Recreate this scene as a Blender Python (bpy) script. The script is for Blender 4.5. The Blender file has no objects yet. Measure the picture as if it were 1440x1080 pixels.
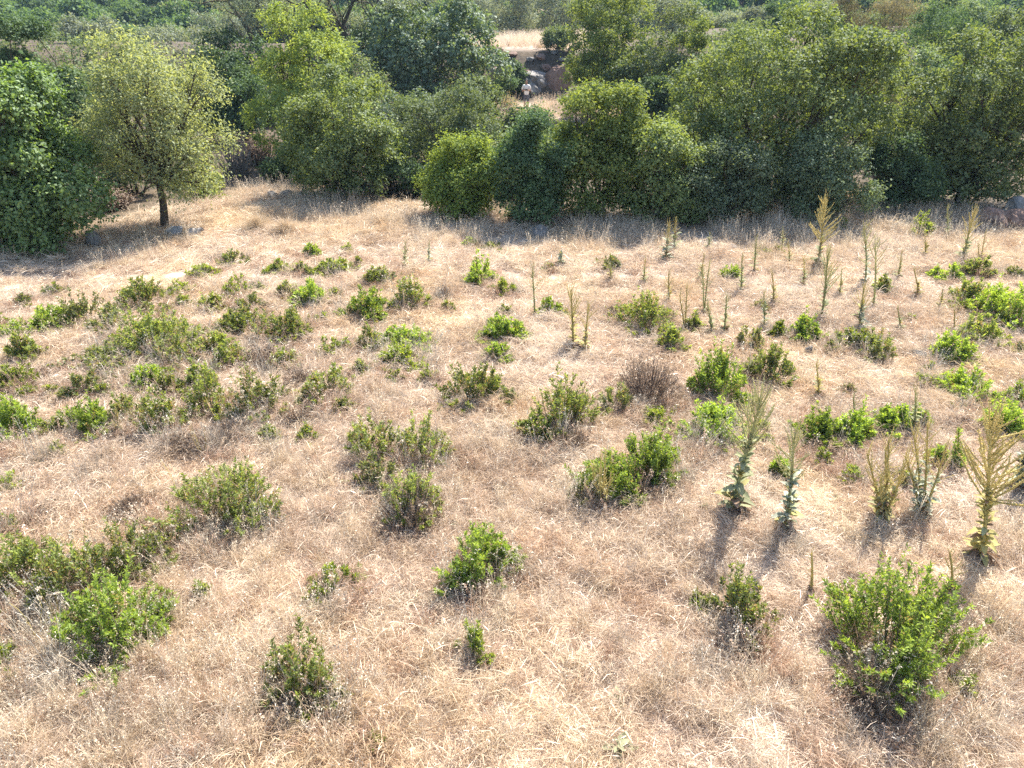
import bpy, math, random
import numpy as np
from mathutils import Vector, Matrix

SC = bpy.context.scene
COL = SC.collection
R = math.radians
random.seed(11)

# ------------------------------------------------------------------ camera, sky, sun, exposure
FPX, CX, CY, CAM_H, PITCH = 1028.0, 720.0, 540.0, 5.0, R(27.0)
cam_data = bpy.data.cameras.new('camera')
cam_data.sensor_width = 36.0
cam_data.lens = 36.0 * FPX / 1440.0
cam_data.clip_start, cam_data.clip_end = 0.1, 3000.0
cam = bpy.data.objects.new('camera', cam_data)
cam.location = (0, 0, CAM_H)
cam.rotation_euler = (R(90) - PITCH, 0, 0)
COL.objects.link(cam)
SC.camera = cam

SUN_EL, SUN_AZ = R(50.0), R(30.0)          # azimuth from +Y towards +X
world = bpy.data.worlds.new('World')
SC.world = world
world.use_nodes = True
wn = world.node_tree
wn.nodes.clear()
sky = wn.nodes.new('ShaderNodeTexSky')
sky.sky_type = 'NISHITA'
sky.sun_disc = False
sky.sun_elevation, sky.sun_rotation = SUN_EL, SUN_AZ
sky.air_density, sky.dust_density = 1.0, 1.2
bg = wn.nodes.new('ShaderNodeBackground')
bg.inputs['Strength'].default_value = 0.115
wo = wn.nodes.new('ShaderNodeOutputWorld')
wn.links.new(sky.outputs['Color'], bg.inputs['Color'])
wn.links.new(bg.outputs['Background'], wo.inputs['Surface'])

sun_data = bpy.data.lights.new('sun', 'SUN')
sun_data.energy, sun_data.angle, sun_data.color = 5.0, R(0.53), (1.0, 0.93, 0.82)
sun = bpy.data.objects.new('sun', sun_data)
to_sun = Vector((math.sin(SUN_AZ) * math.cos(SUN_EL), math.cos(SUN_AZ) * math.cos(SUN_EL), math.sin(SUN_EL)))
sun.rotation_euler = to_sun.to_track_quat('Z', 'Y').to_euler()
sun.location = (10, 20, 40)
COL.objects.link(sun)

vs = SC.view_settings
vs.view_transform, vs.look, vs.exposure, vs.gamma, vs.use_curve_mapping = 'Standard', 'None', 1.55, 1.0, False
SC.render.engine = 'CYCLES'
cy = SC.cycles
cy.max_bounces, cy.diffuse_bounces, cy.glossy_bounces = 3, 2, 1
cy.transmission_bounces, cy.transparent_max_bounces, cy.volume_bounces = 3, 4, 0
cy.use_denoising = False
cy.caustics_reflective = cy.caustics_refractive = False

# ------------------------------------------------------------------ small maths
def sm(a, b, t):
    t = np.clip((np.asarray(t, float) - a) / (b - a), 0, 1)
    return t * t * (3 - 2 * t)

def hash2(i, j, s):
    n = (i.astype(np.int64) * 374761393 + j.astype(np.int64) * 668265263 + s * 144665) & 0x7fffffff
    n = ((n ^ (n >> 13)) * 1274126177) & 0x7fffffff
    n = (n ^ (n >> 16)) & 0xffff
    return n / 65535.0

def vnoise(x, y, s=0):
    x, y = np.asarray(x, float), np.asarray(y, float)
    i, j = np.floor(x), np.floor(y)
    fx, fy = x - i, y - j
    fx, fy = fx * fx * (3 - 2 * fx), fy * fy * (3 - 2 * fy)
    a, b = hash2(i, j, s), hash2(i + 1, j, s)
    c, d = hash2(i, j + 1, s), hash2(i + 1, j + 1, s)
    return (a + (b - a) * fx) * (1 - fy) + (c + (d - c) * fx) * fy

def terrain(x, y):
    x, y = np.asarray(x, float), np.asarray(y, float)
    z = 0.10 * (vnoise(x * 0.45, y * 0.45, 1) - 0.5) + 0.05 * (vnoise(x * 1.7, y * 1.7, 2) - 0.5)
    z = z - 0.42 * sm(24, 42, y) * (1 - sm(52, 56, y))
    right = sm(5, 20, x)
    left = sm(4, 18, -x)
    start = 52.6 - 20 * right - 6 * left
    wid = 5.0 + 13 * right + 16 * left
    t = sm(0, 1, (y - start) / wid)
    z = z + t * (2.7 + 0.8 * right - 0.4 * left)
    z = z + 0.7 * (vnoise(x * 0.12, y * 0.12, 3) - 0.5) * sm(26, 40, y) * (1 - 0.85 * np.exp(-((x - 1.5) / 6) ** 2) * (1 - sm(62, 80, y)))
    z = z - 2.6 * sm(80, 106, y)
    z = z + np.minimum(np.maximum(0, y - 104), 420) * 0.15 * sm(100, 130, y)
    z = z + 4 * (vnoise(x * 0.022, y * 0.022, 4) - 0.4) * sm(120, 190, y)
    return z

def tz(x, y):
    return float(terrain(np.array([x]), np.array([y]))[0])

CP, SP = math.cos(PITCH), math.sin(PITCH)
def ray(px, py):
    a, b = (px - CX) / FPX, (CY - py) / FPX
    return Vector((a, CP + b * SP, -SP + b * CP))
def ground(px, py):
    """the point of the ground seen in that direction"""
    d = ray(px, py)
    s = 2.0
    while s < 400:
        p = d * s
        if CAM_H + p.z < tz(p.x, p.y):
            lo, hi = s - 0.25, s
            for _ in range(14):
                m = (lo + hi) / 2
                p = d * m
                if CAM_H + p.z < tz(p.x, p.y): hi = m
                else: lo = m
            p = d * hi
            return Vector((p.x, p.y, tz(p.x, p.y))), hi
        s += 0.25
    p = d * 400
    return Vector((p.x, p.y, tz(p.x, p.y))), 400
def at_depth(px, py, Y):
    d = ray(px, py)
    s = Y / d.y
    return Vector((d.x * s, Y, CAM_H + d.z * s)), s

# ------------------------------------------------------------------ mesh building
def mesh_from(name, V, quads=None, tris=None, mats=(), attrs=None, smooth=False, midx=None):
    me = bpy.data.meshes.new(name)
    V = np.ascontiguousarray(V, np.float32)
    nq = 0 if quads is None else len(quads)
    nt = 0 if tris is None else len(tris)
    me.vertices.add(len(V))
    me.vertices.foreach_set('co', V.ravel())
    parts, starts = [], []
    if nq: parts.append(np.asarray(quads, np.int32).ravel())
    if nt: parts.append(np.asarray(tris, np.int32).ravel())
    li = np.concatenate(parts)
    me.loops.add(len(li))
    me.loops.foreach_set('vertex_index', li)
    me.polygons.add(nq + nt)
    st = np.concatenate([np.arange(nq) * 4, nq * 4 + np.arange(nt) * 3]).astype(np.int32)
    me.polygons.foreach_set('loop_start', st)
    if smooth:
        me.polygons.foreach_set('use_smooth', np.ones(nq + nt, bool))
    for m in mats: me.materials.append(m)
    if midx is not None:
        me.polygons.foreach_set('material_index', np.asarray(midx, np.int32))
    me.update(calc_edges=True)
    if attrs:
        for k, a in attrs.items():
            at = me.attributes.new(k, 'FLOAT', 'POINT')
            at.data.foreach_set('value', np.ascontiguousarray(a, np.float32))
    return me

def link(name, data, parent=None, loc=None):
    o = bpy.data.objects.new(name, data)
    COL.objects.link(o)
    if parent is not None: o.parent = parent
    if loc is not None: o.location = loc
    return o

def tag(o, label, cat, group=None):
    o['label'], o['category'] = label, cat
    if group: o['group'] = group
    return o
def thing(name, label, cat, loc, group=None, rz=0.0):
    o = link(name, None, None, loc)
    o.empty_display_size = 0.1
    o.rotation_euler.z = rz
    return tag(o, label, cat, group)

def unit(v):
    return v / (np.linalg.norm(v, axis=-1, keepdims=True) + 1e-9)

class Tubes:
    """thin tapered tubes collected into one mesh"""
    def __init__(s): s.V, s.Q, s.n = [], [], 0
    def add(s, pts, rads, sides=5):
        pts = np.asarray(pts, float); k = len(pts)
        tan = unit(np.gradient(pts, axis=0))
        ref = np.array([0.31, 0.9, 0.23]) if abs(tan[0][2]) > 0.8 else np.array([0, 0, 1.0])
        u = unit(np.cross(tan, ref)); v = np.cross(tan, u)
        a = np.arange(sides) * 2 * math.pi / sides
        ring = np.cos(a)[None, :, None] * u[:, None] + np.sin(a)[None, :, None] * v[:, None]
        P = pts[:, None] + ring * np.asarray(rads, float)[:, None, None]
        i = np.arange(k - 1)[:, None] * sides; j = np.arange(sides)[None]; j2 = (j + 1) % sides
        q = np.stack([i + j, i + j2, i + sides + j2, i + sides + j], -1).reshape(-1, 4) + s.n
        s.V.append(P.reshape(-1, 3)); s.Q.append(q); s.n += k * sides
    def mesh(s, name, mat):
        return mesh_from(name, np.concatenate(s.V), np.concatenate(s.Q), mats=(mat,), smooth=True)

def bend(a, b, rng, k=5, amt=0.12, sag=0.0):
    a, b = np.asarray(a, float), np.asarray(b, float)
    t = np.linspace(0, 1, k)[:, None]
    L = np.linalg.norm(b - a)
    off = rng.normal(0, amt * L, 3)
    wob = rng.normal(0, amt * L * 0.25, (k, 3)); wob[0] = wob[-1] = 0
    p = a + (b - a) * t + off * (t * (1 - t) * 2) + wob
    p[:, 2] += sag * L * (t[:, 0] ** 2)
    return p

def leaf_quads(P, D, N, L, W, fold=0.12):
    """diamond leaves: P base, D direction, N face normal, L length, W width"""
    D = unit(D); S = unit(np.cross(D, N)); N = np.cross(S, D)
    L, W = L[:, None], W[:, None]
    mid = P + D * L * 0.45
    V = np.stack([P, mid + S * W * 0.5 + N * L * fold, P + D * L - N * L * fold * 0.6, mid - S * W * 0.5 + N * L * fold], 1)
    n = len(P)
    Q = np.arange(n * 4, dtype=np.int32).reshape(n, 4)
    return V.reshape(-1, 3), Q

# ------------------------------------------------------------------ materials
def new_mat(name):
    m = bpy.data.materials.new(name); m.use_nodes = True
    nt = m.node_tree; nt.nodes.clear()
    return m, nt, nt.nodes.new, nt.links.new

def leaf_mat(name, c1, c2, trans=0.4, tcol=None, gloss=0.05, rough=0.45, objvar=0.25, tgain=1.5):
    """leaf blade: reflects one tone, lets a yellower one through"""
    m, nt, N, L = new_mat(name)
    at = N('ShaderNodeAttribute'); at.attribute_name = 'tint'
    mix = N('ShaderNodeMix'); mix.data_type = 'RGBA'
    mix.inputs['A'].default_value = (*c1, 1); mix.inputs['B'].default_value = (*c2, 1)
    L(at.outputs['Fac'], mix.inputs['Factor'])
    oi = N('ShaderNodeObjectInfo')
    mr = N('ShaderNodeMapRange'); mr.inputs['To Min'].default_value = 1 - objvar; mr.inputs['To Max'].default_value = 1 + objvar
    L(oi.outputs['Random'], mr.inputs['Value'])
    hsv = N('ShaderNodeHueSaturation')
    L(mr.outputs['Result'], hsv.inputs['Value']); L(mix.outputs['Result'], hsv.inputs['Color'])
    ad = N('ShaderNodeAttribute'); ad.attribute_name = 'dry'
    md_ = N('ShaderNodeMix'); md_.data_type = 'RGBA'; md_.inputs['B'].default_value = (.26, .175, .10, 1)
    L(ad.outputs['Fac'], md_.inputs['Factor']); L(hsv.outputs['Color'], md_.inputs['A'])
    leafcol = md_.outputs['Result']
    di = N('ShaderNodeBsdfDiffuse'); L(leafcol, di.inputs['Color'])
    tr = N('ShaderNodeBsdfTranslucent')
    tm = N('ShaderNodeMix'); tm.data_type = 'RGBA'; tm.blend_type = 'MULTIPLY'; tm.inputs['Factor'].default_value = 1
    tm.inputs['B'].default_value = (*(tcol or (1.25 * tgain, 1.15 * tgain, 0.6 * tgain)), 1)
    tm.clamp_result = False
    L(leafcol, tm.inputs['A']); L(tm.outputs['Result'], tr.inputs['Color'])
    m1 = N('ShaderNodeMixShader'); m1.inputs['Fac'].default_value = trans
    L(di.outputs[0], m1.inputs[1]); L(tr.outputs[0], m1.inputs[2])
    gl = N('ShaderNodeBsdfGlossy'); gl.inputs['Roughness'].default_value = .7
    gl.inputs['Color'].default_value = (0.9, 0.95, 1, 1)
    m2 = N('ShaderNodeMixShader'); m2.inputs['Fac'].default_value = gloss * .6
    L(m1.outputs[0], m2.inputs[1]); L(gl.outputs[0], m2.inputs[2])
    o = N('ShaderNodeOutputMaterial'); L(m2.outputs[0], o.inputs['Surface'])
    return m

def noise_mat(name, stops, scale, detail=6, rough=0.9, bump=0.0, bscale=None, attr=None, stops2=None, dist=0.3):
    """rough mineral or bark surface coloured by noise"""
    m, nt, N, L = new_mat(name)
    tc = N('ShaderNodeTexCoord')
    def ramp(st, sc):
        no = N('ShaderNodeTexNoise'); no.inputs['Scale'].default_value = sc; no.inputs['Detail'].default_value = detail
        no.inputs['Roughness'].default_value = 0.65; no.inputs['Distortion'].default_value = dist
        L(tc.outputs['Object'], no.inputs['Vector'])
        r = N('ShaderNodeValToRGB')
        while len(r.color_ramp.elements) < len(st): r.color_ramp.elements.new(0.5)
        for e, (p, c) in zip(r.color_ramp.elements, st): e.position, e.color = p, (*c, 1)
        L(no.outputs['Fac'], r.inputs['Fac'])
        return r.outputs['Color']
    col = ramp(stops, scale)
    if attr:
        c2 = ramp(stops2, scale * 1.3)
        at = N('ShaderNodeAttribute'); at.attribute_name = attr
        mx = N('ShaderNodeMix'); mx.data_type = 'RGBA'
        L(at.outputs['Fac'], mx.inputs['Factor']); L(col, mx.inputs['A']); L(c2, mx.inputs['B'])
        col = mx.outputs['Result']
    b = N('ShaderNodeBsdfPrincipled'); b.inputs['Roughness'].default_value = rough
    b.inputs['Specular IOR Level'].default_value = 0.2
    L(col, b.inputs['Base Color'])
    if bump:
        n2 = N('ShaderNodeTexNoise'); n2.inputs['Scale'].default_value = bscale or scale * 3; n2.inputs['Detail'].default_value = 8
        L(tc.outputs['Object'], n2.inputs['Vector'])
        bp = N('ShaderNodeBump'); bp.inputs['Strength'].default_value = bump; bp.inputs['Distance'].default_value = 0.05
        L(n2.outputs['Fac'], bp.inputs['Height']); L(bp.outputs['Normal'], b.inputs['Normal'])
    o = N('ShaderNodeOutputMaterial'); L(b.outputs[0], o.inputs['Surface'])
    return m

def straw_mat(name, stops, trans=0.35, patch=0.55, vary=False):
    """dry grass: tone from noise over the ground, from the tuft and from the blade"""
    m, nt, N, L = new_mat(name)
    geo = N('ShaderNodeNewGeometry')
    no = N('ShaderNodeTexNoise'); no.inputs['Scale'].default_value = 0.75; no.inputs['Detail'].default_value = 4
    L(geo.outputs['Position'], no.inputs['Vector'])
    at = N('ShaderNodeAttribute'); at.attribute_name = 'tint'
    oi = N('ShaderNodeObjectInfo')
    def mul(s, f):
        q = N('ShaderNodeMath'); q.operation = 'MULTIPLY'; q.inputs[1].default_value = f; L(s, q.inputs[0]); return q.outputs[0]
    def add(a, b):
        q = N('ShaderNodeMath'); q.operation = 'ADD'; L(a, q.inputs[0]); L(b, q.inputs[1]); return q.outputs[0]
    mr = N('ShaderNodeMapRange'); mr.inputs['From Min'].default_value = 0.3; mr.inputs['From Max'].default_value = 0.7
    L(no.outputs['Fac'], mr.inputs['Value'])
    f = add(add(mul(mr.outputs['Result'], patch * 0.55), mul(oi.outputs['Random'], 0.25)), mul(at.outputs['Fac'], 0.45))
    r = N('ShaderNodeValToRGB')
    while len(r.color_ramp.elements) < len(stops): r.color_ramp.elements.new(0.5)
    for e, (p, c) in zip(r.color_ramp.elements, stops): e.position, e.color = p, (*c, 1)
    L(f, r.inputs['Fac'])
    rc = r.outputs['Color']
    if vary:                                             # rusty, golden and grey drifts in the straw
        for sc, lo, hi, c, amt in ((1.3, .54, .74, (.84, .68, .56), .7), (.35, .48, .62, (1.05, 1.0, .84), .7), (2.6, .62, .78, (.78, .75, .72), .4)):
            n2 = N('ShaderNodeTexNoise'); n2.inputs['Scale'].default_value = sc; n2.inputs['Detail'].default_value = 3
            n2.noise_dimensions = '4D'; n2.inputs['W'].default_value = sc * 7
            L(geo.outputs['Position'], n2.inputs['Vector'])
            mq = N('ShaderNodeMapRange'); mq.inputs['From Min'].default_value = lo; mq.inputs['From Max'].default_value = hi; mq.inputs['To Max'].default_value = amt
            L(n2.outputs['Fac'], mq.inputs['Value'])
            mm = N('ShaderNodeMix'); mm.data_type = 'RGBA'; mm.blend_type = 'MULTIPLY'; mm.inputs['B'].default_value = (*c, 1)
            L(mq.outputs['Result'], mm.inputs['Factor']); L(rc, mm.inputs['A']); rc = mm.outputs['Result']
    di = N('ShaderNodeBsdfDiffuse'); tr = N('ShaderNodeBsdfTranslucent')
    L(rc, di.inputs['Color']); L(rc, tr.inputs['Color'])
    m1 = N('ShaderNodeMixShader'); m1.inputs['Fac'].default_value = trans
    L(di.outputs[0], m1.inputs[1]); L(tr.outputs[0], m1.inputs[2])
    gl = N('ShaderNodeBsdfGlossy'); gl.inputs['Roughness'].default_value = 0.4
    m2 = N('ShaderNodeMixShader'); m2.inputs['Fac'].default_value = 0.06
    L(m1.outputs[0], m2.inputs[1]); L(gl.outputs[0], m2.inputs[2])
    o = N('ShaderNodeOutputMaterial'); L(m2.outputs[0], o.inputs['Surface'])
    return m

M = {}
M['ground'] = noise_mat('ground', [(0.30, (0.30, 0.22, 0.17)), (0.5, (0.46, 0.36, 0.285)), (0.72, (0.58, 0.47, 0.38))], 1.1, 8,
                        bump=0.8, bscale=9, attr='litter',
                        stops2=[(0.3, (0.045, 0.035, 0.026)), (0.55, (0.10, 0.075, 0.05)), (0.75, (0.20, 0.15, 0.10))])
M['straw'] = straw_mat('straw', [(0.05, (0.35, 0.25, 0.17)), (0.35, (0.605, 0.468, 0.342)), (0.65, (0.75, 0.625, 0.485)), (1.0, (0.87, 0.785, 0.66))])
M['straw_mat'] = straw_mat('straw_mat', [(0.05, (0.35, 0.25, 0.17)), (0.35, (0.605, 0.468, 0.342)), (0.65, (0.75, 0.625, 0.485)), (1.0, (0.87, 0.785, 0.66))], vary=True)
M['straw_gold'] = straw_mat('straw_gold', [(0.05, (0.42, 0.30, 0.18)), (0.4, (0.64, 0.50, 0.34)), (0.7, (0.76, 0.635, 0.46)), (1.0, (0.85, 0.76, 0.60))])
M['straw_rust'] = straw_mat('straw_rust', [(0.05, (0.26, 0.15, 0.10)), (0.4, (0.48, 0.31, 0.21)), (0.8, (0.64, 0.46, 0.34)), (1.0, (0.72, 0.56, 0.42))])
M['straw_grey'] = straw_mat('straw_grey', [(0.05, (0.20, 0.17, 0.14)), (0.5, (0.38, 0.34, 0.28)), (1.0, (0.58, 0.53, 0.44))])
M['shrub_green'] = leaf_mat('shrub_green', (0.085, 0.12, 0.028), (0.27, 0.33, 0.08), 0.42)
M['shrub_vivid'] = leaf_mat('shrub_vivid', (0.095, 0.16, 0.022), (0.31, 0.42, 0.07), 0.42)
M['shrub_lime'] = leaf_mat('shrub_lime', (0.11, 0.17, 0.02), (0.26, 0.32, 0.05), 0.42)
M['shrub_olive'] = leaf_mat('shrub_olive', (0.09, 0.125, 0.035), (0.22, 0.25, 0.09), 0.4)
M['shrub_brown'] = leaf_mat('shrub_brown', (0.15, 0.10, 0.075), (0.34, 0.26, 0.19), 0.25, (1, 0.9, 0.8))
M['twig'] = noise_mat('twig', [(0.35, (0.09, 0.062, 0.05)), (0.65, (0.25, 0.19, 0.15))], 14)
M['twig_grey'] = noise_mat('twig_grey', [(0.35, (0.16, 0.14, 0.12)), (0.65, (0.34, 0.30, 0.26))], 14)
M['seed'] = leaf_mat('seed_head', (0.55, 0.47, 0.36), (0.78, 0.70, 0.58), 0.35, (1, 0.95, 0.85))
M['bark'] = noise_mat('bark', [(0.3, (0.035, 0.027, 0.02)), (0.7, (0.12, 0.095, 0.07))], 9, bump=0.8, bscale=22)
M['bark_pale'] = noise_mat('bark_pale', [(0.3, (0.08, 0.065, 0.055)), (0.7, (0.22, 0.18, 0.15))], 9, bump=0.6, bscale=22)
M['rock'] = noise_mat('rock', [(0.3, (0.09, 0.082, 0.075)), (0.5, (0.22, 0.205, 0.19)), (0.72, (0.38, 0.36, 0.335))], 2.4, 9, bump=1.0, bscale=6, dist=0.8)
M['rock_pale'] = noise_mat('rock_pale', [(0.3, (0.20, 0.19, 0.18)), (0.55, (0.40, 0.38, 0.36)), (0.75, (0.55, 0.53, 0.5))], 5, 9, bump=1.0, bscale=12, dist=0.8)
M['rock_red'] = noise_mat('rock_red', [(0.3, (0.11, 0.075, 0.06)), (0.55, (0.25, 0.165, 0.13)), (0.75, (0.36, 0.26, 0.21))], 2.2, 9, bump=1.0, bscale=6, dist=0.8)
M['mul_leaf'] = leaf_mat('mullein_leaf', (0.20, 0.22, 0.11), (0.40, 0.41, 0.25), 0.28, (1.1, 1.1, 0.8), gloss=0.02)
M['mul_leaf_silver'] = leaf_mat('mullein_leaf_silver', (0.25, 0.28, 0.20), (0.46, 0.48, 0.38), 0.22, (1.05, 1.1, 0.9), gloss=0.02)
M['mul_leaf_gold'] = leaf_mat('mullein_leaf_gold', (0.30, 0.27, 0.08), (0.50, 0.45, 0.20), 0.3, (1.1, 1.0, 0.7), gloss=0.02)
M['mul_spike'] = leaf_mat('mullein_spike', (0.46, 0.38, 0.14), (0.76, 0.65, 0.32), 0.25, (1.1, 1, 0.7), gloss=0.02)
M['mul_spike_green'] = leaf_mat('mullein_spike_green', (0.38, 0.37, 0.16), (0.66, 0.62, 0.34), 0.25, (1.1, 1, 0.7), gloss=0.02)
M['mul_dry'] = leaf_mat('mullein_dry_leaf', (0.17, 0.11, 0.075), (0.36, 0.26, 0.18), 0.25, (1, 0.9, 0.8), gloss=0.02)

def tree_mat(name, c1, c2, **k):
    M[name] = leaf_mat(name, c1, c2, **k)
tree_mat('fig_leaf', (0.05, 0.105, 0.022), (0.165, 0.25, 0.06), trans=0.4, gloss=0.09, rough=0.4)
tree_mat('almond_leaf', (0.18, 0.24, 0.10), (0.42, 0.47, 0.23), trans=0.42, gloss=0.06)
tree_mat('oak_leaf', (0.045, 0.085, 0.024), (0.20, 0.25, 0.066), trans=0.36, gloss=0.08)
tree_mat('oak_leaf_bright', (0.075, 0.13, 0.028), (0.24, 0.29, 0.065), trans=0.36, gloss=0.05)
tree_mat('bush_lime', (0.08, 0.13, 0.022), (0.21, 0.265, 0.05), trans=0.36, gloss=0.04)
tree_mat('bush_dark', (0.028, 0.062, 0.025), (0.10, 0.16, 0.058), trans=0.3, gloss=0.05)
tree_mat('bush_mid', (0.050, 0.088, 0.036), (0.18, 0.23, 0.09), trans=0.34, gloss=0.06)
tree_mat('bush_blue', (0.055, 0.095, 0.042), (0.19, 0.25, 0.115), trans=0.34, gloss=0.08)
tree_mat('olive_leaf', (0.12, 0.15, 0.09), (0.26, 0.30, 0.21), trans=0.3, gloss=0.08)
tree_mat('fig_pale', (0.06, 0.11, 0.045), (0.19, 0.26, 0.11), trans=0.34, gloss=0.12, rough=0.4)
tree_mat('broom_brown', (0.11, 0.10, 0.055), (0.24, 0.21, 0.13), trans=0.3, gloss=0.03)
tree_mat('hill_leaf', (0.04, 0.085, 0.03), (0.13, 0.20, 0.07), trans=0.35, gloss=0.04)

# ------------------------------------------------------------------ ground
def axis(lim_in, step_in, lim_out, grow):
    a, s = [0.0], step_in
    while a[-1] < lim_out:
        if a[-1] > lim_in: s *= grow
        a.append(a[-1] + s)
    return np.array(a)
EDGE_PX = [(-260, 380), (0, 352), (110, 338), (230, 306), (330, 284), (400, 277), (480, 296), (600, 318), (700, 326), (820, 330), (1000, 330), (1090, 322),
           (1180, 306), (1300, 302), (1400, 318), (1700, 318)]
_e = [ground(*p)[0] for p in EDGE_PX]
EX, EY = np.array([p.x for p in _e]), np.array([p.y for p in _e])
_o = np.argsort(EX); EX, EY = EX[_o], EY[_o]
def edge_y(x): return np.interp(x, EX, EY)

xa = axis(16, 0.26, 900, 1.10)
xs = np.concatenate([-xa[:0:-1], xa])
ya = axis(26, 0.26, 1400, 1.06)
ys = np.concatenate([-axis(2, 0.5, 300, 1.3)[:0:-1], ya])
GX, GY = np.meshgrid(xs, ys)
GZ = terrain(GX, GY)
ny, nx = GX.shape
idx = np.arange(nx * ny).reshape(ny, nx)
quads = np.stack([idx[:-1, :-1], idx[:-1, 1:], idx[1:, 1:], idx[1:, :-1]], -1).reshape(-1, 4)
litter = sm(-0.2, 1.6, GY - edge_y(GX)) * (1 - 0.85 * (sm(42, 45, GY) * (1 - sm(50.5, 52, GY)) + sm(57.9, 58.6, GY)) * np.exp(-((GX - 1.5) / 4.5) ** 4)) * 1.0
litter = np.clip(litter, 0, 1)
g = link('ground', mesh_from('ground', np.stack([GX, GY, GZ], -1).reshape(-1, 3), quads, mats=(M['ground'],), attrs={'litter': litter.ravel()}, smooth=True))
g['kind'] = 'structure'
g['label'] = 'dry field of bleached grass and bare soil below the wooded slope'

# ------------------------------------------------------------------ dry grass (uncountable)
def blades(rng, n, rad, lmin, lmax, up, width, curl):
    """n grass blades of two segments in a disc; up 0 = lying, 1 = upright"""
    a = rng.uniform(0, 2 * math.pi, n); r = rad * np.sqrt(rng.uniform(0, 1, n))
    P = np.stack([r * np.cos(a), r * np.sin(a), np.zeros(n)], -1)
    b = rng.uniform(0, 2 * math.pi, n)
    el = np.clip(rng.normal(up, 0.22, n), 0.03, 1.0) * math.pi / 2
    D = np.stack([np.cos(b) * np.cos(el), np.sin(b) * np.cos(el), np.sin(el)], -1)
    L = rng.uniform(lmin, lmax, n)[:, None]
    P[:, 2] += rng.uniform(0, 0.05, n) * (1 - up)
    mid = P + D * L * 0.55
    D2 = unit(D + np.stack([np.cos(b), np.sin(b), -np.ones(n) * 0.9], -1) * curl * rng.uniform(0.3, 1.6, n)[:, None])
    tip = mid + D2 * L * 0.5
    tip[:, 2] = np.maximum(tip[:, 2], 0.004); mid[:, 2] = np.maximum(mid[:, 2], 0.006)
    sd = rng.uniform(0, 2 * math.pi, n)
    S = unit(np.cross(D, np.stack([np.cos(sd), np.sin(sd), np.ones(n) * 0.6], -1)))
    w = width * rng.uniform(0.6, 1.3, n)[:, None]
    V = np.stack([P - S * w * .5, P + S * w * .5, mid + S * w * .42, mid - S * w * .42, tip], 1).reshape(-1, 3)
    k = np.arange(n)[:, None] * 5
    return V, k + np.array([0, 1, 2, 3]), k + np.array([3, 2, 4]), np.repeat(rng.uniform(0, 1, n), 5)

def tuft_mesh(name, seed, groups, mat, heads=0, head_h=0.4):
    rng = np.random.default_rng(seed)
    VV, QQ, TT, AA, n0 = [], [], [], [], 0
    for gp in groups:
        V, Q, T, A = blades(rng, *gp)
        VV.append(V); QQ.append(Q + n0); TT.append(T + n0); AA.append(A); n0 += len(V)
    if heads:
        for _ in range(heads):
            b, l = rng.uniform(0, 6.28), head_h * rng.uniform(0.7, 1.2)
            base = np.array([*rng.normal(0, 0.04, 2), 0]); tip = base + np.array([math.cos(b) * l * .35, math.sin(b) * l * .35, l])
            S = np.array([math.sin(b), -math.cos(b), 0]) * 0.0016
            VV.append(np.array([base - S, base + S, tip + S, tip - S])); QQ.append(np.array([[0, 1, 2, 3]]) + n0); AA.append(np.full(4, 0.8)); n0 += 4
            k = rng.integers(4, 9)
            P = base + (tip - base) * rng.uniform(0.72, 1.04, k)[:, None] + rng.normal(0, 0.012, (k, 3))
            D = unit(rng.normal(0, 0.5, (k, 3)) + np.array([math.cos(b), math.sin(b), -0.2]))
            V, Q = leaf_quads(P, D, rng.normal(0, 1, (k, 3)), rng.uniform(.018, .034, k), rng.uniform(.006, .011, k))
            VV.append(V); QQ.append(Q + n0); AA.append(np.full(len(V), 0.95)); n0 += len(V)
    return mesh_from(name, np.concatenate(VV), np.concatenate(QQ), np.concatenate(TT), mats=(mat,), attrs={'tint': np.concatenate(AA)})

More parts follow.
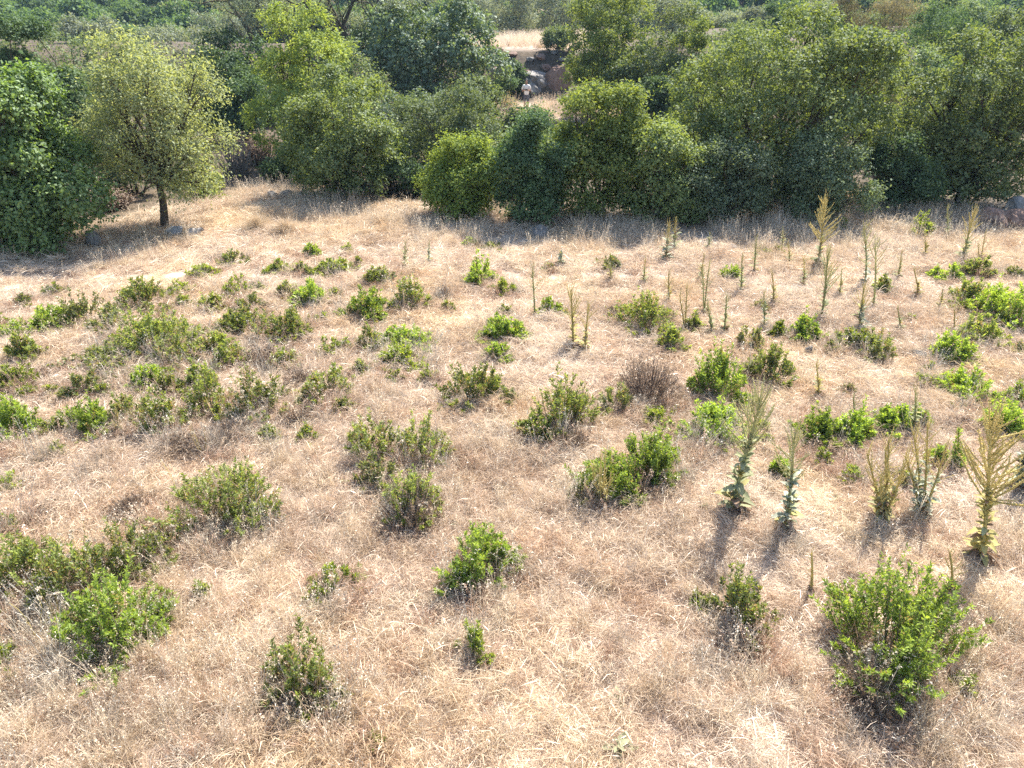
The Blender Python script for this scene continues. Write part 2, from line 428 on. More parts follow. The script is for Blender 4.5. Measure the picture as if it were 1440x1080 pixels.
def scatter(name, label, meshes, pts, idx, scale, rng, tilt=0.12):
    """one object whose points carry tufts"""
    src = bpy.data.collections.new(name + '_source')
    for k, me in enumerate(meshes):
        o = bpy.data.objects.new('%s_tuft_%02d' % (name, k), me)
        src.objects.link(o)
    me = bpy.data.meshes.new(name)
    n = len(pts)
    me.vertices.add(n)
    me.vertices.foreach_set('co', np.ascontiguousarray(pts, np.float32).ravel())
    a = me.attributes.new('pick', 'INT', 'POINT'); a.data.foreach_set('value', np.asarray(idx, np.int32))
    a = me.attributes.new('size', 'FLOAT_VECTOR', 'POINT')
    s3 = np.repeat(np.asarray(scale, np.float32)[:, None], 3, 1) if np.ndim(scale) == 1 else np.asarray(scale, np.float32)
    a.data.foreach_set('vector', np.ascontiguousarray(s3).ravel())
    a = me.attributes.new('turn', 'FLOAT_VECTOR', 'POINT')
    rot = np.stack([rng.normal(0, tilt, n), rng.normal(0, tilt, n), rng.uniform(0, 6.283, n)], -1).astype(np.float32)
    a.data.foreach_set('vector', rot.ravel())
    ob = link(name, me)
    ng = bpy.data.node_groups.new(name + '_scatter', 'GeometryNodeTree')
    ng.interface.new_socket('Geometry', in_out='INPUT', socket_type='NodeSocketGeometry')
    ng.interface.new_socket('Geometry', in_out='OUTPUT', socket_type='NodeSocketGeometry')
    N, L = ng.nodes.new, ng.links.new
    gi, go = N('NodeGroupInput'), N('NodeGroupOutput')
    ci = N('GeometryNodeCollectionInfo'); ci.inputs['Collection'].default_value = src
    ci.inputs['Separate Children'].default_value = True; ci.inputs['Reset Children'].default_value = True
    ip = N('GeometryNodeInstanceOnPoints'); ip.inputs['Pick Instance'].default_value = True
    def attr(nm, ty):
        q = N('GeometryNodeInputNamedAttribute'); q.data_type = ty; q.inputs['Name'].default_value = nm
        return [s for s in q.outputs if s.enabled and s.name == 'Attribute'][0]
    er = N('FunctionNodeEulerToRotation')
    L(attr('turn', 'FLOAT_VECTOR'), er.inputs[0])
    L(gi.outputs[0], ip.inputs['Points']); L(ci.outputs[0], ip.inputs['Instance'])
    L(attr('pick', 'INT'), ip.inputs['Instance Index']); L(er.outputs[0], ip.inputs['Rotation']); L(attr('size', 'FLOAT_VECTOR'), ip.inputs['Scale'])
    L(ip.outputs[0], go.inputs[0])
    md = ob.modifiers.new('scatter', 'NODES'); md.node_group = ng
    ob['kind'] = 'stuff'; ob['label'] = label
    return ob

rng = np.random.default_rng(5)
def tile_mesh(seed, side, n):
    """a square of matted straw whose blades hang over its edges"""
    rr = np.random.default_rng(seed)
    V1, Q1, T1, A1 = blades(rr, int(n * .74), .5, .07, .24, .09, .0048, .5)
    V2, Q2, T2, A2 = blades(rr, int(n * .26), .5, .05, .15, .42, .0045, .8)
    for V, m in ((V1, int(n * .74)), (V2, int(n * .26))):
        c = V.reshape(m, 5, 3)
        old = (c[:, 0, :2] + c[:, 1, :2]) / 2
        xy = rr.uniform(-.5, .5, (m, 2)) * side
        hum = .055 * vnoise(xy[:, 0] * 5 + seed * 7, xy[:, 1] * 5, 5) ** 1.5
        c[:, :, :2] += (xy - old)[:, None]
        c[:, :, 2] *= (.45 + 1.2 * vnoise(xy[:, 0] * 6, xy[:, 1] * 6 + seed, 6))[:, None]
        c[:, :, 2] += hum[:, None]
    return mesh_from('straw_tile', np.concatenate([V1, V2]), np.concatenate([Q1, Q2 + len(V1)]), np.concatenate([T1, T2 + len(V1)]),
                     mats=(M['straw_mat'],), attrs={'tint': np.concatenate([A1, A2])})
LIT = [tile_mesh(s, .74, 1750) for s in range(8)]
def field_points(dens_near, rng, y0=1.6, over=1.5, xpad=1.3):
    out = []
    for (a, b, k) in ((y0, 7, 1.0), (7, 12, 0.62), (12, 17, 0.4), (17, 26, 0.3)):
        X = 0.75 * b + 4
        n = int((b - a) * 2 * X * dens_near * k)
        p = np.stack([rng.uniform(-X, X, n), rng.uniform(a, b, n)], -1)
        ok = (np.abs(p[:, 0]) < 0.74 * p[:, 1] + 2.6 + xpad) & (p[:, 1] < edge_y(p[:, 0]) + over)
        out.append(p[ok])
    return np.concatenate(out)
px_, py_, sc_ = [], [], []
for (a, b, st) in ((1.5, 9.0, .64), (9.0, 15.0, .80), (15.0, 27.0, 1.0)):
    yy = np.arange(a + st / 2, b, st)
    for y in yy:
        X = .74 * y + 4.2
        xr = np.arange(-X, X, st) + rng.uniform(-.1, .1)
        ok = y < edge_y(xr) + 1.6
        px_.append(xr[ok]); py_.append(np.full(ok.sum(), y) + rng.uniform(-.05, .05, ok.sum())); sc_.append(np.full(ok.sum(), st / .64))
x, y, s = map(np.concatenate, (px_, py_, sc_))
zs = rng.uniform(.85, 1.25, len(x)) * (.6 + .9 * vnoise(x * .7, y * .7, 13))
mat_ob = scatter('dry_grass_mat', 'matted bleached straw covering the whole field', LIT,
        np.stack([x, y, terrain(x, y) + 0.004], -1), rng.integers(0, 8, len(x)), np.stack([s, s, zs * s ** .5], -1), rng)
e = .15                                                # lay each square on the slope of the ground
gx = (terrain(x + e, y) - terrain(x - e, y)) / (2 * e); gy = (terrain(x, y + e) - terrain(x, y - e)) / (2 * e)
tw = rng.integers(0, 4, len(x)) * (math.pi / 2)
rot = np.array([tuple((Vector((-a, -b, 1)).to_track_quat('Z', 'Y').to_matrix() @ Matrix.Rotation(c, 3, 'Z')).to_euler()) for a, b, c in zip(gx, gy, tw)], np.float32)
mat_ob.data.attributes['turn'].data.foreach_set('vector', rot.ravel())

TUF = [tuft_mesh('grass_tuft', 50 + k, [(95, 0.11, 0.14, 0.32, 0.62, 0.0042, 0.8), (50, 0.16, 0.1, 0.2, 0.25, 0.0042, 0.6)], M['straw'], heads=3, head_h=0.3) for k in range(3)]
TUF += [tuft_mesh('grass_tuft', 60 + k, [(100, 0.11, 0.14, 0.30, 0.6, 0.0042, 0.9), (50, 0.16, 0.1, 0.2, 0.25, 0.0042, 0.6)], M['straw_gold'], heads=4, head_h=0.36) for k in range(3)]
TUF += [tuft_mesh('grass_tuft', 70 + k, [(100, 0.12, 0.10, 0.24, 0.5, 0.0042, 1.0), (60, 0.16, 0.1, 0.2, 0.25, 0.0042, 0.6)], M['straw_rust']) for k in range(2)]
TUF += [tuft_mesh('grass_tuft', 80, [(55, 0.12, 0.10, 0.24, 0.45, 0.004, 1.0)], M['straw_grey'], heads=2, head_h=0.3)]
p = field_points(17, rng, over=1.2)
x, y = p[:, 0], p[:, 1]
dn = vnoise(x * 0.8 + 31, y * 0.8, 14) * 0.65 + vnoise(x * 2.4, y * 2.4, 15) * 0.35
leftfront = sm(1.5, -4, x) * sm(7, 4, y)
keep = rng.uniform(0, 1, len(x)) < np.clip((dn - 0.37 + 0.25 * leftfront) * 4.0, 0.05, 1)
x, y, dn = x[keep], y[keep], dn[keep]
u = rng.uniform(0, 1, len(x))
gold = np.clip(0.35 - 0.02 * x + 0.25 * sm(12, 18, y), 0.1, 0.8)
pick = np.where(u < gold, rng.integers(3, 6, len(x)), rng.integers(0, 3, len(x)))
pick = np.where(u > 0.80 - 0.15 * (vnoise(x * 0.5, y * 0.5, 16) > 0.55), rng.integers(6, 8, len(x)), pick)
pick = np.where(u > 0.95, 8, pick)
s = rng.uniform(0.6, 1.15, len(x)) * np.interp(y, [2, 8, 22], [0.85, 0.95, 1.25])
scatter('dry_grass', 'tussocks of dry standing grass scattered over the field', TUF,
        np.stack([x, y, terrain(x, y)], -1), pick, s, rng)

# tall grass along the foot of the trees and on the ledges behind
TALL = [tuft_mesh('tall_grass', 90 + k, [(70, 0.14, 0.25, 0.55, 0.74, 0.005, 0.55)], M['straw_gold' if k % 2 else 'straw'], heads=8, head_h=0.6) for k in range(4)]
TALL += [tuft_mesh('tall_grass', 97, [(60, 0.14, 0.2, 0.5, 0.7, 0.005, 0.55)], M['straw_grey'], heads=6, head_h=0.55)]
xs_, ys_, pk = [], [], []
n = 1700
x = rng.uniform(-14, 16, n); y = edge_y(x) + rng.normal(-0.3, 0.8, n)
k = (vnoise(x * 0.9, y * 0.9, 21) > 0.42) | ((x > 5) & (x < 11.5))
xs_.append(x[k]); ys_.append(y[k]); pk.append(rng.integers(0, 5, k.sum()))
n = 300
x = rng.uniform(5.5, 12, n); y = rng.uniform(14.8, 20, n)
xs_.append(x); ys_.append(y); pk.append(rng.integers(0, 4, n))
n = 1600                                        # the ledges either side of the rocky bank
x = rng.uniform(-4, 7, n); y = np.where(rng.uniform(0, 1, n) < 0.4, rng.uniform(43, 51, n), rng.uniform(58.2, 78, n))
k = ~((np.abs(x - 0.95) < 0.5) & (y > 46) & (y < 51))
xs_.append(x[k]); ys_.append(y[k]); pk.append(rng.integers(0, 4, k.sum()))
n = 300
x = rng.uniform(-6, 10, n); y = rng.uniform(58, 80, n)
xs_.append(x); ys_.append(y); pk.append(rng.integers(0, 4, n))
for (px, py, n, sd) in ((510, 575, 40, .35), (600, 690, 30, .3), (640, 640, 26, .3), (560, 560, 26, .4), (300, 700, 30, .5), (60, 640, 30, .5), (330, 940, 26, .35), (250, 960, 60, .5), (60, 1000, 80, .5), (150, 1040, 70, .5), (20, 940, 50, .4), (330, 1040, 50, .5), (250, 860, 36, .5), (480, 960, 30, .4), (330, 780, 30, .4), (180, 780, 30, .4), (90, 690, 30, .5), (520, 760, 30, .4), (760, 840, 24, .4), (880, 900, 30, .5), (1180, 1020, 40, .4), (1330, 1020, 40, .4), (1420, 940, 36, .4), (640, 1000, 30, .5), (450, 720, 26, .4), (700, 720, 24, .3), (1060, 940, 24, .3), (1080, 760, 26, .2), (820, 720, 20, .2), (1400, 880, 30, .3), (700, 660, 20, .3), (420, 650, 30, .4), (1180, 500, 26, .5), (900, 350, 40, .8), (450, 330, 40, 1.2), (650, 345, 40, 1.0), (230, 350, 40, 1.2), (1240, 350, 50, .8), (1420, 760, 30, .3), (990, 980, 20, .3)):
    g_, _ = ground(px, py)
    xs_.append(g_.x + rng.normal(0, sd, n)); ys_.append(g_.y + rng.normal(0, sd * .7, n)); pk.append(rng.choice([0, 1, 2, 3, 4, 5, 5, 6], n))
TALL += [tuft_mesh('tall_grass', 98 + k, [(75, 0.13, 0.16, 0.42, 0.62, 0.0042, 0.7)], M['straw_rust'], heads=5, head_h=0.42) for k in range(2)]
x, y, pick = map(np.concatenate, (xs_, ys_, pk))
scatter('tall_dry_grass', 'tall straw coloured grass along the foot of the trees', TALL,
        np.stack([x, y, terrain(x, y)], -1), pick, rng.uniform(0.35, 1.0, len(x)) * np.interp(y, [4, 12, 20, 60], [.72, .8, 1, 1.5]), rng)

# ------------------------------------------------------------------ shrubs of the field
def make_shrub(loc, rad, hgt, kind, seed, dist, label, group):
    rng = np.random.default_rng(seed)
    root = thing('field_shrub', label, 'shrub', loc, group)
    K = {'G': ('shrub_vivid', 0.14, 1.0, 36), 'M': ('shrub_green', 0.34, 0.85, 31), 'W': ('shrub_green', 0.34, 0.75, 29), 'D': ('shrub_brown', 0.35, 1.1, 16),
         'S': ('shrub_lime', 0.35, 0.42, 26), 'Y': ('shrub_lime', 0.25, 1.0, 34), 'O': ('shrub_olive', 0.35, 0.55, 26)}[kind]
    mat, t0, dens, per = K
    far = max(1.0, dist / 8.0)
    ns = int(np.clip((40 + 380 * rad * rad + 170 * rad) * dens / far ** 0.35, 9, 430))
    per = int(per * 1.5 / far ** 0.8)
    # a few sub-clumps make the outline uneven
    nc = max(3, int(3 + rad * 8))
    ca = rng.uniform(0, 6.283, nc); cr = rad * 0.70 * np.sqrt(rng.uniform(0.05, 1, nc))
    cc = np.stack([cr * np.cos(ca), cr * np.sin(ca)], -1); ch = rng.uniform(0.55, 1.12, nc); cw = rng.uniform(0.26, 0.52, nc) * rad
    tub = Tubes()
    Ps, Ds, tin, heads, dry = [], [], [], [], []
    pdry = {'G': .05, 'M': .13, 'W': .18, 'D': .3, 'S': .06, 'Y': .06, 'O': .14}[kind]
    ci = rng.integers(0, nc, ns)
    aa, uu = rng.uniform(0, 6.283, ns), np.sqrt(rng.uniform(0, 1, ns))
    EN = np.zeros((ns, 3))
    EN[:, 0] = cc[ci, 0] + cw[ci] * uu * np.cos(aa); EN[:, 1] = cc[ci, 1] + cw[ci] * uu * np.sin(aa)
    lo, hi = np.percentile(EN[:, :2], 4, axis=0), np.percentile(EN[:, :2], 96, axis=0)
    EN[:, :2] = (EN[:, :2] - (lo + hi) / 2) * (2 * rad / np.maximum(hi - lo, .02))
    qq = np.minimum(1, np.hypot(EN[:, 0], EN[:, 1]) / rad)
    EN[:, 2] = ch[ci] * np.sqrt(np.maximum(.05, 1 - .85 * qq * qq)) * (1 - .25 * uu * uu) * rng.uniform(.6, 1.04, ns)
    EN[:, 2] *= hgt / np.percentile(EN[:, 2], 95)
    EN *= np.where(rng.uniform(0, 1, ns) < (.05 if rad > .45 else .1), rng.uniform(1.08, 1.25, ns), 1)[:, None]
    for i in range(ns):
        ex, ey, ez = EN[i]
        e = EN[i]
        b = np.array([ex * 0.5 + rng.normal(0, 0.03), ey * 0.5 + rng.normal(0, 0.03), 0.0])
        pts = bend(b, e, rng, 5, 0.07)
        if i % (2 if dist < 9 else 4) == 0:
            r0 = rng.uniform(0.003, 0.007) * (1 + 0.3 * (far - 1))
            tub.add(pts, np.linspace(r0, r0 * 0.35, 5), 3)
        bare = kind in 'MW' and rng.uniform() < 0.16
        m = max(3, int(per * rng.uniform(0.7, 1.2) * (0.25 if bare else 1)))
        t = t0 + (1 - t0) * rng.uniform(0, 1, m) ** 0.5
        f = t * 4; k = np.minimum(f.astype(int), 3); w = (f - k)[:, None]
        P = pts[k] * (1 - w) + pts[k + 1] * w
        T = unit(pts[k + 1] - pts[k])
        rd = rng.normal(0, 1, (m, 3)); rd -= T * (rd * T).sum(-1, keepdims=True); rd = unit(rd)
        D = T * rng.uniform(0.45, 1.1, (m, 1)) + rd * rng.uniform(0.6, 1.0, (m, 1))
        Ps.append(P); Ds.append(D)
        dd = .85 if rng.uniform() < pdry * .6 else pdry
        dry.append((rng.uniform(0, 1, m) < dd * (1.6 - 1.2 * (t - t0) / (1 - t0))) * rng.uniform(.5, 1, m))
        tin.append(np.clip(rng.uniform(-.1, 0.35) + 0.3 * rng.uniform(0, 1, m) + 0.45 * ((t - t0) / (1 - t0)) ** 2, 0, 1))
        if kind == 'W' and rng.uniform() < 0.45 or kind in 'MG' and rng.uniform() < 0.03:
            heads.append(e + np.array([rng.normal(0, 0.03), rng.normal(0, 0.03), rng.uniform(0.0, 0.07)]))
    P, D, tin = np.concatenate(Ps), np.concatenate(Ds), np.concatenate(tin)
    n = len(P)
    sc = far ** 0.6
    Ln = rng.uniform(0.030, 0.058, n) * sc * (0.55 if kind == 'D' else 1); Wn = Ln * rng.uniform(0.23, 0.35, n) * (0.8 + 0.25 * far)
    V, Q = leaf_quads(P, D, rng.normal(0, 1, (n, 3)) + np.array([0, 0, 0.8]), Ln, Wn)
    V[:, 2] = np.maximum(V[:, 2], 0.004)
    link('foliage', mesh_from('foliage', V, Q, mats=(M[mat],), attrs={'tint': np.repeat(tin, 4), 'dry': np.repeat(np.concatenate(dry), 4)}), root)
    if kind == 'M' or kind == 'W':                       # dead twigs inside and low on the sides
        for i in range(int(ns * 0.5 / far ** .7)):
            a, u = rng.uniform(0, 6.283), rng.uniform(0.3, 0.95)
            e = np.array([rad * u * math.cos(a), rad * u * math.sin(a), hgt * rng.uniform(0.1, 0.6)])
            tub.add(bend(e * np.array([.2, .2, 0]), e, rng, 4, 0.12), np.linspace(0.004, 0.0015, 4) * (1 + .3 * (far - 1)), 3)
    if kind == 'D':
        for i in range(int(ns * 1.2 / far ** .6)):
            a, u = rng.uniform(0, 6.283), math.sqrt(rng.uniform(0, 1))
            e = np.array([rad * u * math.cos(a), rad * u * math.sin(a), hgt * math.sqrt(1 - .75 * u * u) * rng.uniform(.6, 1.1)])
            tub.add(bend(e * np.array([.3, .3, 0]), e, rng, 4, 0.08), np.linspace(0.0045, 0.0015, 4) * (1 + .25 * (far - 1)), 3)
    link('stem', tub.mesh('stem', M['twig_grey' if kind in 'WD' and seed % 3 == 0 else 'twig']), root)['kind'] = 'stuff'
    if heads:
        H = np.array(heads); k = len(H)
        P = np.repeat(H, 9, 0); D = rng.normal(0, 1, (k * 9, 3)); D[:, 2] += 0.5
        V, Q = leaf_quads(P, D, rng.normal(0, 1, (k * 9, 3)), rng.uniform(0.012, 0.022, k * 9) * sc, rng.uniform(0.008, 0.014, k * 9) * sc)
        h = link('seed_head', mesh_from('seed_head', V, Q, mats=(M['seed'],), attrs={'tint': np.repeat(rng.uniform(0, 1, k * 9), 4)}), root)
        h['kind'] = 'stuff'
    return root

SHRUBS = [  # x0, y0, x1, y1 in the photograph, kind, label of its own
    (85, 408, 150, 462, 'O'), (20, 433, 96, 472, 'G', 'wide flat-topped vivid green shrub between two greyer shrubs on open straw'),
    (0, 470, 58, 520, 'M'), (-12, 445, 10, 465, 'S'), (170, 390, 230, 435, 'M'), (235, 395, 268, 420, 'S'),
    (243, 416, 268, 438, 'S'), (272, 373, 302, 391, 'Y'), (310, 352, 348, 374, 'O'), (310, 386, 348, 421, 'S'), (271, 412, 318, 440, 'W'),
    (165, 437, 276, 508, 'M', 'broad dark green double-domed shrub with bare straw behind it'),
    (104, 480, 198, 524, 'O', 'wide sparse olive green shrub thinning into the straw below a broad dark dome'),
    (184, 508, 246, 548, 'G'), (262, 508, 298, 550, 'M'), (272, 465, 325, 506, 'M'),
    (305, 432, 370, 474, 'M'), (352, 430, 427, 482, 'M', 'dark green arched shrub with grey dead twigs hanging on its front'),
    (-14, 552, 48, 618, 'G', 'bright green upright shrub beside a drift of gold straw, dry oats at its foot'), (-10, 518, 40, 556, 'Y'), (62, 540, 85, 560, 'S'),
    (85, 565, 150, 617, 'G'), (158, 553, 198, 598, 'M'), (196, 545, 258, 612, 'W'), (262, 525, 332, 592, 'W'), (328, 520, 404, 592, 'W', 'dense shrub crowded with pale seed heads beside a rusty dry grass clump'),
    (258, 578, 348, 642, 'D'), (240, 643, 378, 748, 'M', 'big green shrub leaning over a deep shaded hollow of grey twigs'),
    (0, 665, 27, 692, 'S'), (8, 730, 26, 752, 'S'), (-40, 752, 84, 852, 'M', 'wide leafy green shrub tangled with its seed-headed neighbour'),
    (62, 708, 162, 852, 'W', 'tall straggly shrub with brown bare tips and cream seed heads above its neighbours'), (140, 722, 230, 815, 'W'),
    (71, 822, 218, 938, 'G', 'spreading fresh green shrub with pale dry stalks arching across it'), (-20, 885, 18, 950, 'S'),
    (372, 862, 478, 1000, 'M', 'narrow green shrub rising from a dark leggy base with thin dead twigs'),
    (355, 707, 400, 742, 'S'), (431, 792, 510, 846, 'S'), (273, 808, 295, 848, 'S'),
    (427, 343, 449, 364, 'G'), (379, 364, 414, 385, 'Y'), (414, 369, 441, 389, 'O'), (443, 365, 492, 388, 'Y'), (480, 344, 495, 358, 'S'), (497, 361, 508, 376, 'S'),
    (388, 395, 424, 425, 'M'), (412, 396, 458, 434, 'G'), (507, 374, 564, 405, 'M'), (550, 388, 602, 438, 'W', 'pale round shrub sprinkled with seed heads behind a dense vivid round shrub'),
    (482, 407, 544, 455, 'G', 'dense rounded vivid green shrub, almost a ball, on bare straw'), (606, 390, 637, 425, 'D'),
    (655, 365, 696, 405, 'G', 'lone two-tipped vivid shrub on reddish bare ground'), (652, 334, 674, 350, 'G'), (672, 341, 702, 356, 'Y'), (692, 392, 725, 418, 'S'),
    (502, 450, 542, 498, 'W'), (535, 458, 607, 496, 'G', 'bright emerald cushion shrub with a second yellower tuft at its front'), (530, 482, 590, 520, 'Y'),
    (450, 473, 480, 508, 'S'), (482, 478, 494, 496, 'S'), (485, 505, 522, 532, 'M'), (427, 518, 488, 572, 'W'), (378, 488, 422, 522, 'W'),
    (672, 443, 742, 484, 'G', 'domed green shrub with a smaller green tuft pressed against its front'), (675, 480, 718, 512, 'G'),
    (620, 508, 706, 578, 'M', 'dark spreading shrub with brown dead skirts on pale bare ground'),
    (485, 592, 565, 656, 'W'), (552, 588, 630, 660, 'W'), (528, 668, 622, 752, 'D', 'half-dead shrub, mostly brown twigs with a few green shoots'), (532, 650, 618, 742, 'M'),
    (627, 742, 730, 830, 'G', 'open airy bright green shrub standing alone on matted straw'), (642, 884, 690, 935, 'S'), (513, 1035, 537, 1056, 'S'),
    (758, 417, 796, 447, 'G', 'small dark green cushion behind a pair of tan dry mulleins'), (840, 360, 872, 381, 'O'), (763, 371, 780, 382, 'Y'),
    (868, 405, 956, 476, 'M', 'large dark mottled shrub among scattered mulleins'), (848, 415, 874, 450, 'D'), (925, 460, 963, 497, 'M'), (966, 437, 986, 468, 'M'), (1013, 374, 1042, 398, 'G'),
    (865, 495, 966, 574, 'D', 'large round dead shrub of purplish brown twigs'), (973, 497, 1057, 572, 'G', 'tall rounded emerald shrub right beside the dead brown shrub'),
    (1055, 470, 1122, 547, 'M', 'tall shrub green on one side and brown on the other'),
    (733, 525, 840, 618, 'M', 'large bushy shrub, green above and woody brown below, with a grey skirt'), (733, 560, 778, 626, 'W'), (783, 602, 806, 626, 'S'), (845, 540, 888, 582, 'O'),
    (815, 635, 902, 710, 'G', 'vivid shrub with pale tan mullein stalks in front of it'), (868, 597, 957, 684, 'G', 'spreading yellow-tipped vivid shrub joined to another on one side'),
    (903, 570, 952, 598, 'Y'), (950, 565, 1047, 628, 'G', 'low wide emerald shrub with a bleached stick across it'),
    (1312, 370, 1352, 398, 'G'), (1352, 360, 1392, 392, 'M'), (1338, 392, 1388, 434, 'M'), (1378, 398, 1470, 462, 'G', 'broad vivid green mass merging with darker shrubs on the straw'), (1345, 425, 1380, 448, 'Y'),
    (1347, 443, 1408, 492, 'M'), (1315, 465, 1376, 514, 'G', 'compact glossy green dome with a tan mullein tip poking up behind it'), (1230, 387, 1260, 416, 'M'),
    (1115, 442, 1152, 482, 'G'), (1083, 455, 1106, 476, 'Y'), (1185, 463, 1246, 500, 'Y', 'yellowish green leafy shrub at the foot of a silvery mullein'), (1218, 470, 1262, 512, 'O'),
    (1296, 508, 1312, 527, 'S'), (1318, 520, 1403, 570, 'G', 'flat-topped green shrub with a crisp dark shadow under it on bare soil'), (1416, 540, 1460, 578, 'G'), (1380, 563, 1446, 614, 'G'),
    (1125, 570, 1180, 632, 'G'), (1170, 576, 1232, 630, 'G'), (1235, 570, 1282, 614, 'G'), (1280, 574, 1304, 604, 'G'), (1312, 610, 1348, 664, 'G'), (1340, 632, 1362, 652, 'Y'),
    (1085, 638, 1110, 676, 'G'), (1145, 630, 1167, 656, 'S'), (1334, 567, 1358, 584, 'O'),
    (1180, 784, 1374, 980, 'G', 'very large bright yellow-green shrub laced with pale wild oats'), (990, 805, 1092, 908, 'M', 'thin two-tone shrub of lime tips over purple-brown twigs'),
    (1343, 953, 1379, 984, 'S'), (1280, 305, 1318, 336, 'Y', 'yellow-green bushy clump at the shaded edge of the trees'), (1168, 308, 1192, 332, 'Y'),
    (1040, 445, 1072, 492, 'O'), (1085, 345, 1102, 360, 'O'), (1072, 350, 1084, 362, 'S'), (0, 715, 12, 745, 'S'), (150, 470, 172, 488, 'S'), (60, 400, 84, 416, 'S'), (200, 455, 222, 470, 'Y'), (330, 440, 352, 458, 'S'), (345, 400, 372, 416, 'O'), (440, 440, 462, 456, 'S'), (460, 405, 480, 420, 'S'), (250, 545, 276, 566, 'S'), (130, 540, 156, 562, 'S'),
    (20, 415, 46, 432, 'O'), (200, 560, 220, 580, 'S'), (415, 455, 440, 474, 'O'), (620, 425, 640, 440, 'S'), (590, 520, 612, 538, 'S'), (470, 560, 500, 584, 'M'), (360, 600, 392, 626, 'W'), (60, 625, 92, 648, 'S'), (420, 600, 446, 622, 'S'), (700, 430, 722, 446, 'S'), (800, 560, 822, 578, 'S'),
    (1060, 425, 1082, 440, 'O'), (1270, 440, 1292, 458, 'S'), (1180, 540, 1204, 560, 'O'), (1290, 530, 1312, 548, 'S'), (1260, 660, 1288, 684, 'S'), (1060, 590, 1084, 610, 'Y'), (1395, 440, 1430, 468, 'M'), (1410, 375, 1440, 395, 'O'), (1160, 480, 1182, 498, 'O'), (20, 540, 48, 560, 'S'), (540, 520, 566, 540, 'S'),
    (30, 505, 110, 542, 'D'), (95, 520, 140, 562, 'O'), (225, 598, 270, 640, 'D'), (340, 470, 402, 522, 'D'), (395, 495, 446, 548, 'D'), (130, 430, 176, 470, 'O'), (200, 425, 246, 450, 'O'),
    (330, 412, 366, 440, 'O'), (500, 640, 560, 690, 'O'), (0, 606, 44, 640, 'D'), (120, 598, 184, 632, 'D'), (148, 690, 222, 742, 'D'), (15, 696, 90, 742, 'D'), (268, 728, 336, 770, 'D'), (0, 850, 64, 902, 'D'), (66, 915, 144, 962, 'D'),
    (376, 950, 472, 1025, 'D'), (636, 800, 692, 850, 'D'), (1185, 925, 1290, 1022, 'D'), (1005, 865, 1084, 932, 'D'), (766, 588, 832, 640, 'D'), (958, 605, 1044, 642, 'D'), (1120, 606, 1234, 650, 'D'), (880, 655, 952, 704, 'D'),  # dead clump below the very large shrub stands in for its dark ground shadow
    (210, 470, 275, 520, 'O'), (60, 580, 100, 612, 'W'), (300, 480, 345, 520, 'M'), (225, 520, 262, 556, 'W'), (400, 560, 450, 600, 'D'), (1400, 480, 1440, 505, 'O'), (1440, 520, 1475, 560, 'M'), (1180, 655, 1215, 680, 'S'), (700, 545, 735, 580, 'O'), (1068, 612, 1088, 630, 'Y'), (800, 640, 838, 712, 'O'),
]
SIZE_WORD = {0: 'small', 1: 'mid-sized', 2: 'large'}
KIND_LABEL = {'G': '%s vivid green shrub, leafy almost to the ground, in dry grass', 'M': '%s dull green shrub with woody brown base in dry grass',
              'W': '%s green shrub dotted with pale seed heads in dry grass', 'D': '%s dead brown twiggy shrub in dry grass',
              'S': '%s sparse tuft of lime green sprigs in dry grass', 'Y': '%s dense yellow-green shrub in dry grass', 'O': '%s thin olive green shrub in dry grass'}
KIND_GROUP = {'G': 'vivid green shrubs in the field', 'M': 'green shrubs with woody bases', 'W': 'shrubs with seed heads', 'D': 'dead shrubs',
              'S': 'sparse green sprigs in the field', 'Y': 'yellow-green shrubs in the field', 'O': 'thin olive shrubs in the field'}
LANDMARK = {'wide flat-topped vivid': 'wide flat-topped vivid shrub', 'broad dark green double': 'broad double-domed shrub', 'wide sparse olive': 'wide sparse olive shrub', 'dark green arched': 'dark arched shrub',
            'bright green upright': 'bright upright shrub', 'dense shrub crowded': 'shrub crowded with seed heads', 'big green shrub leaning': 'big shrub over the shaded hollow', 'wide leafy green': 'wide tangled leafy shrub',
            'tall straggly': 'tall straggly shrub', 'spreading fresh': 'spreading fresh green shrub', 'narrow green': 'narrow leggy shrub', 'pale round': 'pale round seedy shrub', 'dense rounded vivid': 'ball-shaped vivid shrub',
            'lone two-tipped': 'lone two-tipped shrub', 'bright emerald cushion': 'emerald cushion shrub', 'domed green': 'domed green shrub', 'dark spreading': 'dark brown-skirted shrub', 'half-dead': 'half-dead shrub', 'open airy': 'open airy bright shrub',
            'small dark green cushion': 'small dark cushion', 'large dark mottled': 'large mottled shrub', 'large round dead': 'large round dead shrub', 'tall rounded emerald': 'tall rounded emerald shrub', 'tall shrub green on one': 'half-green half-brown shrub',
            'large bushy': 'large bushy woody shrub', 'vivid shrub with pale': 'vivid shrub behind tan stalks', 'spreading yellow-tipped': 'yellow-tipped shrub', 'low wide emerald': 'low wide emerald shrub', 'broad vivid green': 'broad vivid green mass',
            'compact glossy': 'compact glossy dome', 'yellowish green leafy': 'yellowish leafy shrub', 'flat-topped green': 'flat-topped shrub with crisp shadow', 'very large': 'very large yellow-green shrub', 'thin two-tone': 'thin two-tone shrub',
            'yellow-green bushy': 'yellow-green clump by the trees'}
MARKS = []
for sdef in SHRUBS:
    if len(sdef) > 5:
        nm = [v for k, v in LANDMARK.items() if sdef[5].startswith(k)]
        if nm: MARKS.append((ground((sdef[0] + sdef[2]) / 2, sdef[3])[0], nm[0]))
